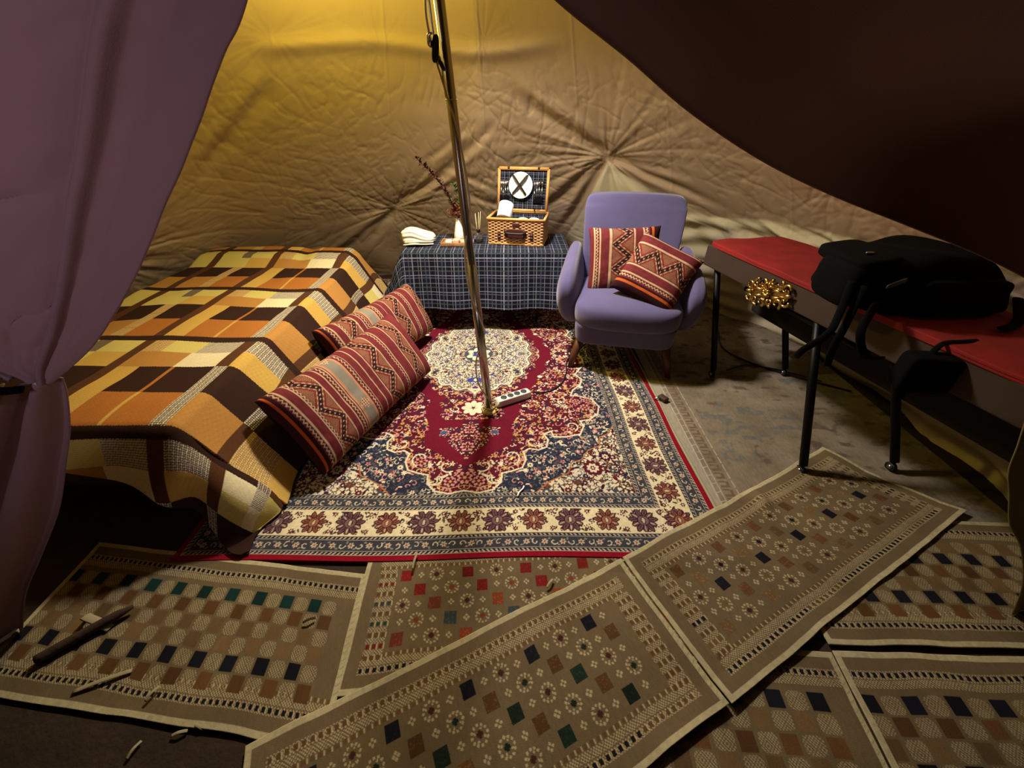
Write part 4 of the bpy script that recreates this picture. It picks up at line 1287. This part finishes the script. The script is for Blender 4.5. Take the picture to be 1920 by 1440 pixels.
# power strip and coiled wire
ps = thing('power_strip', 'white four-socket power strip lying beside the foot of the pole', 'power strip', (.005, 1.712, .0145), math.radians(28))
put('body', rbox(.205, .050, .040, (0, 0, .020), 14, 9), M['white_plastic'], ps)
for i in range(4):
    so = put('socket', lathe([(.0001, .0012), (.010, .0012), (.0165, .0018), (.0165, -.001)], 24, (-.055 + i * .040, 0, .0402)), M['grey_plastic'], ps)
cr = spline([(.098, 1.765, .034), (.14, 1.775, .022), (.22, 1.80, .020), (.29, 1.88, .020), (.325, 1.99, .020), (.345, 2.12, .020), (.42, 2.24, .018), (.6, 2.5, .018)], 8)
tag(put('power_cable', tube(cr, .0035, 8), M['rubber']), 'thin black cable curving from the power strip under the armchair', 'cable')
pts = []
for i in range(90):
    a = i * .28; rr = .036 + .006 * math.sin(i * .9)
    pts.append((-.108 + rr * math.cos(a) + .0, 1.612 + rr * .9 * math.sin(a), .045 + .030 * i / 90 + .022 * math.sin(a * 1.0 + 1)))
pts = [p for p in pts] + [(-.155, 1.60, .05), (-.150, 1.59, .022)]
tag(put('coiled_wire', tube(np.array(pts), .0026, 6), M['cream_cable']), 'cream wire coiled loosely around the foot of the pole', 'wire')
# zigzag: hanging cord by the oval
# ------------------------------------------------------------------ red-topped trestle bench
bn = thing('bench', 'long red-topped bench with brown sides on black wheeled legs, right side', 'bench', (1.36, 1.5, 0), 0)
# near edge runs from (1.07,2.24) to (1.37,.80)
a0 = np.array([1.050, 2.165]); a1 = np.array([1.335, .780]); dv = (a1 - a0); bl = np.linalg.norm(dv); dv /= bl; nr = np.array([-dv[1], dv[0]])   # nr points to +x
if nr[0] < 0: nr = -nr
org = np.array([1.36, 1.5])


def bpt(l, q, z): p = a0 + dv * l + nr * q - org; return (p[0], p[1], z)


def bboxline(l0, l1, q0, q1, z0, z1, r, n=40, wob=.0):
    def fn(V):
        l = l0 + (V[:, 0] + 1) / 2 * (l1 - l0); q = q0 + (V[:, 1] + 1) / 2 * (q1 - q0); z = z0 + (V[:, 2] + 1) / 2 * (z1 - z0)
        p = a0 + dv * l[:, None] + nr * q[:, None] - org
        zz = z + wob * (fbm(l * 8, q * 8, 3, 2) - .4) * (V[:, 2] > 0)
        return np.stack([p[:, 0], p[:, 1], zz], -1)
    return blob(fn, n, r)


put('red_top', bboxline(-.005, bl, -.006, .45, .716, .742, 14, 44, .012), M['red_vinyl'], bn)['label'] = 'worn red cloth top'
put('side_panel', bboxline(.0, bl, .0, .025, .615, .720, 70, 20), M['brown_side'], bn)
put('light_block_board', bboxline(.0, bl, .42, .445, .30, .720, 70, 20), M['mattress'], bn)  # unseen rear board, deepened to stop lamp light reaching the canvas behind
put('end_panel', bboxline(.0, .025, .02, .43, .615, .720, 16, 20), M['brown_side'], bn)
put('end_panel', bboxline(bl - .03, bl - .005, .02, .43, .615, .720, 16, 20), M['brown_side'], bn)
for l, q, fx_ in ((.07, .03, (1.185, 1.96)), (.73, .02, (1.252, 1.20)), (.12, .40, (1.62, 1.98)), (.73, .40, (1.66, 1.22))):
    tp = np.array(bpt(l, q, .66)); ft = np.array([fx_[0] - org[0], fx_[1] - org[1], .052])
    put('leg', tube([tp, ft], .0165, 14), M['black_metal'], bn)
    caster(bn, ft[0], ft[1], .022)
put('crossbar', tube([np.array(bpt(.30, .05, .585)) + [.004, 0, 0], np.array(bpt(.95, .05, .585))], .012, 10), M['black_metal'], bn)
put('crossbar', tube([bpt(.30, .05, .58), bpt(.30, .46, .58)], .012, 10), M['black_metal'], bn)
put('crossbar', tube([bpt(1.04, .05, .58), bpt(1.04, .46, .58)], .012, 10), M['black_metal'], bn)


# gilt ornament hung on the bench side
def ornament():
    Vs = []; Fs = []; o = 0
    def add(path, r, k=8):
        nonlocal o
        V, F = tubeVF(np.array(path, float), r, k); Vs.append(V); Fs.append(F + o); o += len(V)
    def scroll(cx, cz, r, a, tn, w_):
        t = np.linspace(0, 1, 22); an = a + tn * t * 6.5; rr = r * (1 - .8 * t)
        add(np.stack([cx + rr * np.cos(an), -.012 - .014 * t, cz + rr * np.sin(an)], 1), np.linspace(w_, w_ * .5, 22))
    for sx in (-1, 1):
        for sz in (-1, 1):
            scroll(sx * .115, sz * .030, .026, 0 if sx > 0 else PI, sx * sz, .008)
            scroll(sx * .072, sz * .043, .026, sz * 1.2, -sx * sz, .009)
            scroll(sx * .030, sz * .046, .022, sz * 1.6, sx * sz, .009)
            add([(sx * .02, -.01, sz * .01), (sx * .06, -.02, sz * .018), (sx * .10, -.008, sz * .012)], [.004, .011, .003])
            add([(sx * .008, -.012, sz * .02), (sx * .012, -.02, sz * .045), (sx * .004, -.01, sz * .064)], [.004, .010, .003])
        add([(sx * .10, -.01, 0), (sx * .13, -.018, 0), (sx * .155, -.008, 0)], [.005, .012, .003])
    for k in range(8):
        a = k * PI / 4; add([(0, -.02, 0), (.016 * math.cos(a), -.028, .016 * math.sin(a)), (.026 * math.cos(a), -.014, .026 * math.sin(a))], [.004, .008, .003])
    return fixed(np.concatenate(Vs), np.concatenate(Fs))


orn = put('gilt_ornament', ornament(), M['gold'])
pp = a0 + dv * .50 - nr * .006
orn.location = (pp[0], pp[1], .640); orn.rotation_euler = (0, math.radians(-14), math.atan2(dv[1], dv[0])); orn.scale = (.85, .85, .85)
tag(orn, 'ornate gilded scroll ornament fixed to the side of the red bench', 'ornament')
put('backplate', blob(lambda V: V * np.array([.125, .004, .045]) + np.array([0, -.004, 0]), 14, 3), M['gold'], orn)

# ------------------------------------------------------------------ backpack
bg = thing('backpack', 'bulky black backpack lying on the red bench with dangling straps', 'backpack', (1.40, 1.36, .742))


def bag_fn(V):
    x, y, z = V[:, 0], V[:, 1], V[:, 2]
    h = (z + 1) / 2
    X = x * .26 * (1 - .10 * h) + .01 * h
    Y = y * .17 * (1 - .2 * h)
    top = .185 * (1 - .50 * np.clip((x - .1) / .9, 0, 1) ** 1.6 - .10 * np.clip(-x, 0, 1) ** 3) + .006 * np.sin(x * 9 + y * 3) + .008 * np.sin(x * 4 + 1)
    Z = .004 + h * top
    return np.stack([X, Y, Z], -1)


put('main_compartment', blob(bag_fn, 30, 7), M['bag'], bg)
put('front_pocket', blob(lambda V: V * np.array([.14, .035, .060]) + np.array([.03, -.150, .068]), 18, 7), M['bag'], bg)
put('side_pocket', blob(lambda V: V * np.array([.055, .10, .075]) + np.array([-.25, -.03, .082]), 16, 4), M['bag'], bg)
put('lid_flap', blob(lambda V: np.stack([V[:, 0] * .07 - .22, V[:, 1] * .12, V[:, 2] * .022 + .158 + .01 * V[:, 0]], -1), 14, 5), M['bag'], bg)
for pth, r in (([(-.30, -.12, .11), (-.36, -.20, .03), (-.40, -.24, -.02), (-.42, -.20, -.10), (-.40, -.16, -.15)], .011), ([(-.27, -.14, .10), (-.34, -.22, .0), (-.35, -.23, -.08), (-.33, -.22, -.15)], .011),
               ([(-.22, -.16, .06), (-.28, -.22, -.02), (-.24, -.24, -.10), (-.16, -.22, -.12)], .012), ([(.28, -.12, .05), (.20, -.22, .012), (.10, -.27, .012)], .014)):
    sp_ = spline(pth, 8); put('strap', tube(sp_, r, 8, flat=.35), M['bag'], bg)
put('buckle', blob(lambda V: V * np.array([.013, .004, .004]) + np.array([-.235, -.06, .182]), 8, 4), M['chrome'], bg)['label'] = 'small bright metal buckle'
put('badge', blob(lambda V: np.stack([V[:, 0] * .026, V[:, 1] * .003, V[:, 2] * .008 + V[:, 0] * .012], -1) + np.array([-.19, -.158, .115]), 8, 4), M['grey_plastic'], bg)['label'] = 'small grey badge'
# black pouch and dark garment hanging at the bench side
pch = put('camera_pouch', rbox(.14, .07, .12, (0, 0, 0), 14, 7), M['bag']); pch.location = (1.245, 1.00, .655); pch.rotation_euler = (0, 0, -.2)
tag(pch, 'small boxy black pouch hanging against the side of the red bench', 'pouch')
put('strap', tube(spline([(-.02, .0, .05), (.02, .03, .085), (.08, .05, .088), (.14, .08, .082)], 6), .008, 8, flat=.35), M['bag'], pch)


# ------------------------------------------------------------------ door flap (right) and tied curtain (left)
def flap_right():
    edge = spline([(-.16, .60, 1.54), (-.04, .60, 1.465), (.05, .60, 1.403), (.14, .60, 1.352), (.23, .61, 1.300), (.345, .62, 1.246), (.475, .64, 1.200), (.63, .66, 1.153), (.80, .68, 1.100), (1.0, .72, 1.03), (1.25, .76, .93), (1.5, .80, .80)], 22)
    n = len(edge); m = 150
    t = np.linspace(0, 1, m)
    P = np.zeros((n, m, 3))
    s = np.linspace(0, 1, n)[:, None]
    up = np.array([.35, -.20, 1.15]); up = up / np.linalg.norm(up)
    ln = 1.15
    Pn = edge[:, None, :] + up * (t[None, :, None] * ln)
    nrm = np.array([.10, -.95, -.2])
    # broad folds that run beside the edge and fan out to the right
    f = .070 * np.sin((t[None, :] * (18 - 8 * s) - 1.2)) * np.exp(-t[None, :] * .3) * np.clip(t * 12, 0, 1)[None, :]
    f = f + .020 * np.sin(t[None, :] * 24 + 3 * s) * np.clip(t * 6, 0, 1)[None, :] + .02 * (fbm(s * 3 + 0 * t, t[None, :] * 5 + 0 * s, 41, 2) - .4)
    Pn = Pn - np.array([0, 1.0, 0.15]) * f[..., None]
    return Pn


def thick(P, th=.004, flip=False): return two_sided(P[:, ::-1] if flip else P, None, th)


tag(put('door_flap', thick(flap_right()), M['flap']), 'dark canvas door flap sweeping across the upper right of the entrance', 'tent flap')


def curtain_left():
    # right edge of the curtain, top to tie
    re = spline([(-.14, .56, 1.62), (-.215, .57, 1.50), (-.28, .58, 1.40), (-.33, .58, 1.345), (-.42, .58, 1.245), (-.51, .58, 1.150), (-.60, .58, 1.060), (-.68, .575, .990), (-.745, .57, .945), (-.778, .565, .925)], 34)
    n = len(re); m = 420
    w_ = np.linspace(0, 1, m)
    k = np.linspace(0, 1, n)
    left = np.stack([-1.35 + .50 * k ** 3, .50 + .04 * k, 1.75 - .80 * k], 1)
    P = re[:, None, :] * (1 - w_[None, :, None]) + left[:, None, :] * w_[None, :, None]
    K = k[:, None]; Wd = w_[None, :]
    amp = .055 * (1 - .55 * K)
    f = amp * (np.sin(Wd * 11 + .8 + 1.2 * K) * .8 + .35 * np.sin(Wd * 27 + 2 * K)) * np.clip(Wd * 14, 0, 1)
    f = f + .006 * (fbm(Wd * 9 + 0 * K, K * 6 + 0 * Wd, 51, 3) - .4) * 4
    # rolled leading edge
    f = f - .035 * np.exp(-((Wd - .05) / .045) ** 2) * (1 - .3 * K)
    f = f + .012 * np.exp(-((Wd - .12) / .008) ** 2) * -1
    f = f - .012 * np.exp(-((Wd - .62) / .010) ** 2)
    f = f + .007 * np.clip(Wd * 9 - .8, 0, 1) * (creases(Wd * 1.2 + .2 * K, K * .9 + .3 * Wd * Wd, .5, 3, 6, 71) + creases(Wd * 1.2 + 0 * K, K * .9 + .3 * Wd * Wd, 2.4, 3, 6, 72)) - .022 * np.exp(-((Wd - .56 - .05 * K) / .010) ** 2) + .014 * np.exp(-((Wd - .50 - .05 * K) / .03) ** 2)
    P = P + np.array([0, 1, .1]) * f[..., None]
    return P


def curtain_low():
    re = spline([(-.770, .565, .925), (-.800, .575, .880), (-.862, .585, .790), (-.93, .58, .690), (-1.02, .57, .560), (-1.16, .565, .40), (-1.32, .56, .22), (-1.46, .55, .02)], 12)
    n = len(re); m = 120
    k = np.linspace(0, 1, n); w_ = np.linspace(0, 1, m)
    left = np.stack([-.90 - 1.1 * k, .52 - .08 * k, .925 - .90 * k], 1)
    P = re[:, None] * (1 - w_[None, :, None]) + left[:, None] * w_[None, :, None]
    K = k[:, None]; W2 = w_[None, :]
    f = (.012 + .040 * K) * np.sin(W2 * 20 + 1.0) + .01 * np.sin(W2 * 43) * K
    f = f * np.clip(W2 * 8, 0, 1)
    return P + np.array([0, 1, 0]) * f[..., None]


cu = thing('door_curtain', 'mauve canvas door curtain gathered and tied at the left of the entrance', 'curtain', (-1.3, .55, 0))
def shift(P): return P - np.array([-1.3, .55, 0])
put('upper_drape', thick(shift(curtain_left()), .004), M['curtain'], cu)
put('lower_drape', thick(shift(curtain_low()), .004), M['curtain'], cu)
tie = [(-.805, .530, .925), (-.825, .518, .930), (-.85, .505, .945), (-.90, .50, .955)]
tb_ = put('tie_back', tube(spline([tuple(np.array(p) - [-1.3, .55, 0]) for p in tie], 6), .010, 8, flat=.5), M['bag'], cu); tb_['label'] = 'black tie-back strap'
put('toggle', blob(lambda V: V * np.array([.022, .014, .026]) + np.array([-.845 + 1.3, .500 - .55, .934]), 12, 3), M['bag'], tb_)


def curtain_right():
    re = spline([(1.02, .62, .88), (1.03, .61, .80), (1.05, .60, .73), (1.085, .60, .655), (1.14, .60, .58), (1.22, .60, .47), (1.32, .60, .37), (1.45, .60, .20), (1.55, .60, .02)], 10)
    n = len(re); m = 70; w_ = np.linspace(0, 1, m); k = np.linspace(0, 1, n)
    right = np.stack([1.35 + .95 * k, .58 + 0 * k, .90 - .88 * k], 1)
    P = re[:, None] * (1 - w_[None, :, None]) + right[:, None] * w_[None, :, None]
    f = (.01 + .03 * k[:, None]) * np.sin(w_[None, :] * 18 + 1) * np.clip(w_ * 8, 0, 1)[None, :]
    return P + np.array([0, 1, 0]) * f[..., None]


tag(put('door_curtain', thick(curtain_right(), .004), M['side_curtain']), 'pale canvas curtain edge just showing at the right border of the photo', 'curtain')

# ------------------------------------------------------------------ bits on the floor
def scrap(label, pts, r, m, name='debris_scrap', flat=.3, cat='scrap'):
    return tag(put(name, tube(spline(pts, 5), r, 8, flat=flat), m), label, cat)


scrap('curled cream strip of binding sticking up in the dark corner, lower left', [(-1.31, .60, .012), (-1.29, .585, .045), (-1.25, .575, .035), (-1.215, .565, .015)], .012, M['cream_strip'], 'binding_strip', .25, 'strip')
scrap('frayed pale strip along the left end of the lower left mat', [(-1.18, .405, .018), (-1.12, .43, .022), (-1.06, .455, .018)], .006, M['cream_strip'], 'binding_strip', .25, 'strip')
lg = tag(put('wooden_log', tube(spline([(-1.34, .475, .03), (-1.27, .54, .032), (-1.18, .62, .034)], 6), [.014] * 11 + [.010, .006], 12), M['bark']), 'brown piece of wood lying by the foot of the left curtain', 'log')
scrap('small white curl of fluff on the near blue corner of the crimson rug', [(.022, 1.06, .020), (.030, 1.08, .022), (.045, 1.10, .020), (.05, 1.115, .019)], .0035, M['paper'], flat=.5)
scrap('tiny yellow leaf on the crimson field of the rug', [(-.005, 1.262, .019), (.0, 1.272, .021), (.004, 1.282, .019)], .006, M['yellow_cap'], 'fallen_leaf', .3, 'leaf')
for q, (x, y, lb) in enumerate(((-.335, .775, 'short straw lying over the near red edge of the rug'), (-.84, .322, 'pale wood chip below the lower left mat, beside its frayed edge'), (-.80, .335, 'curled pale chip just right of the wood chip below the lower left mat'), (-.96, .40, 'tiny pale splinter on the border of the lower left mat'), (-.93, .29, 'small white feather on the dark ground below the lower left mat'), (-.62, .585, 'dark dry leaf on the lower left mat'), (.125, .70, 'thin dry stalk on the mat with red squares'))):
    rs_ = random.Random(q); a = (1.5, .3, -.3, 1.2, 1.3, .4, .9)[q]; h = .030 if q < 1 else .018
    c_ = (.028 if q == 0 else .008 if q in (1, 2, 4) else .022)
    scrap(lb, [(x - h * math.cos(a), y - h * math.sin(a), c_), (x, y, c_ + .006), (x + h * math.cos(a), y + h * math.sin(a), c_)], .004, M['bark'] if q == 5 else M['cream_strip'])
# door-stop wedge by the right rug edge
wd = put('wooden_peg', bbox(.035, .05, .022, (0, 0, .011), .004), M['dark_wood']); wd.location = (.822, 1.725, .010); wd.rotation_euler = (0, 0, .5)
tag(wd, 'small dark wooden block on the grey rug beside the crimson rug', 'wooden block')
put('pin', tube([(-.045, .02, .012), (.0, .0, .014)], .004, 8), M['chrome'], wd)
# cables by the bench leg
tag(put('floor_cable', tube(spline([(1.48, 2.55, .014), (1.40, 2.30, .014), (1.48, 2.12, .014), (1.66, 1.96, .014), (1.9, 1.8, .014)], 8), .005, 8), M['rubber']), 'black cable on the floor behind the far bench leg', 'cable')
tag(put('floor_cable', tube(spline([(1.30, 2.02, .014), (1.45, 2.08, .014), (1.62, 2.02, .014), (1.8, 1.90, .014)], 8), .0035, 8), M['rubber']), 'thinner black cable crossing towards the shaded floor under the red bench', 'cable')
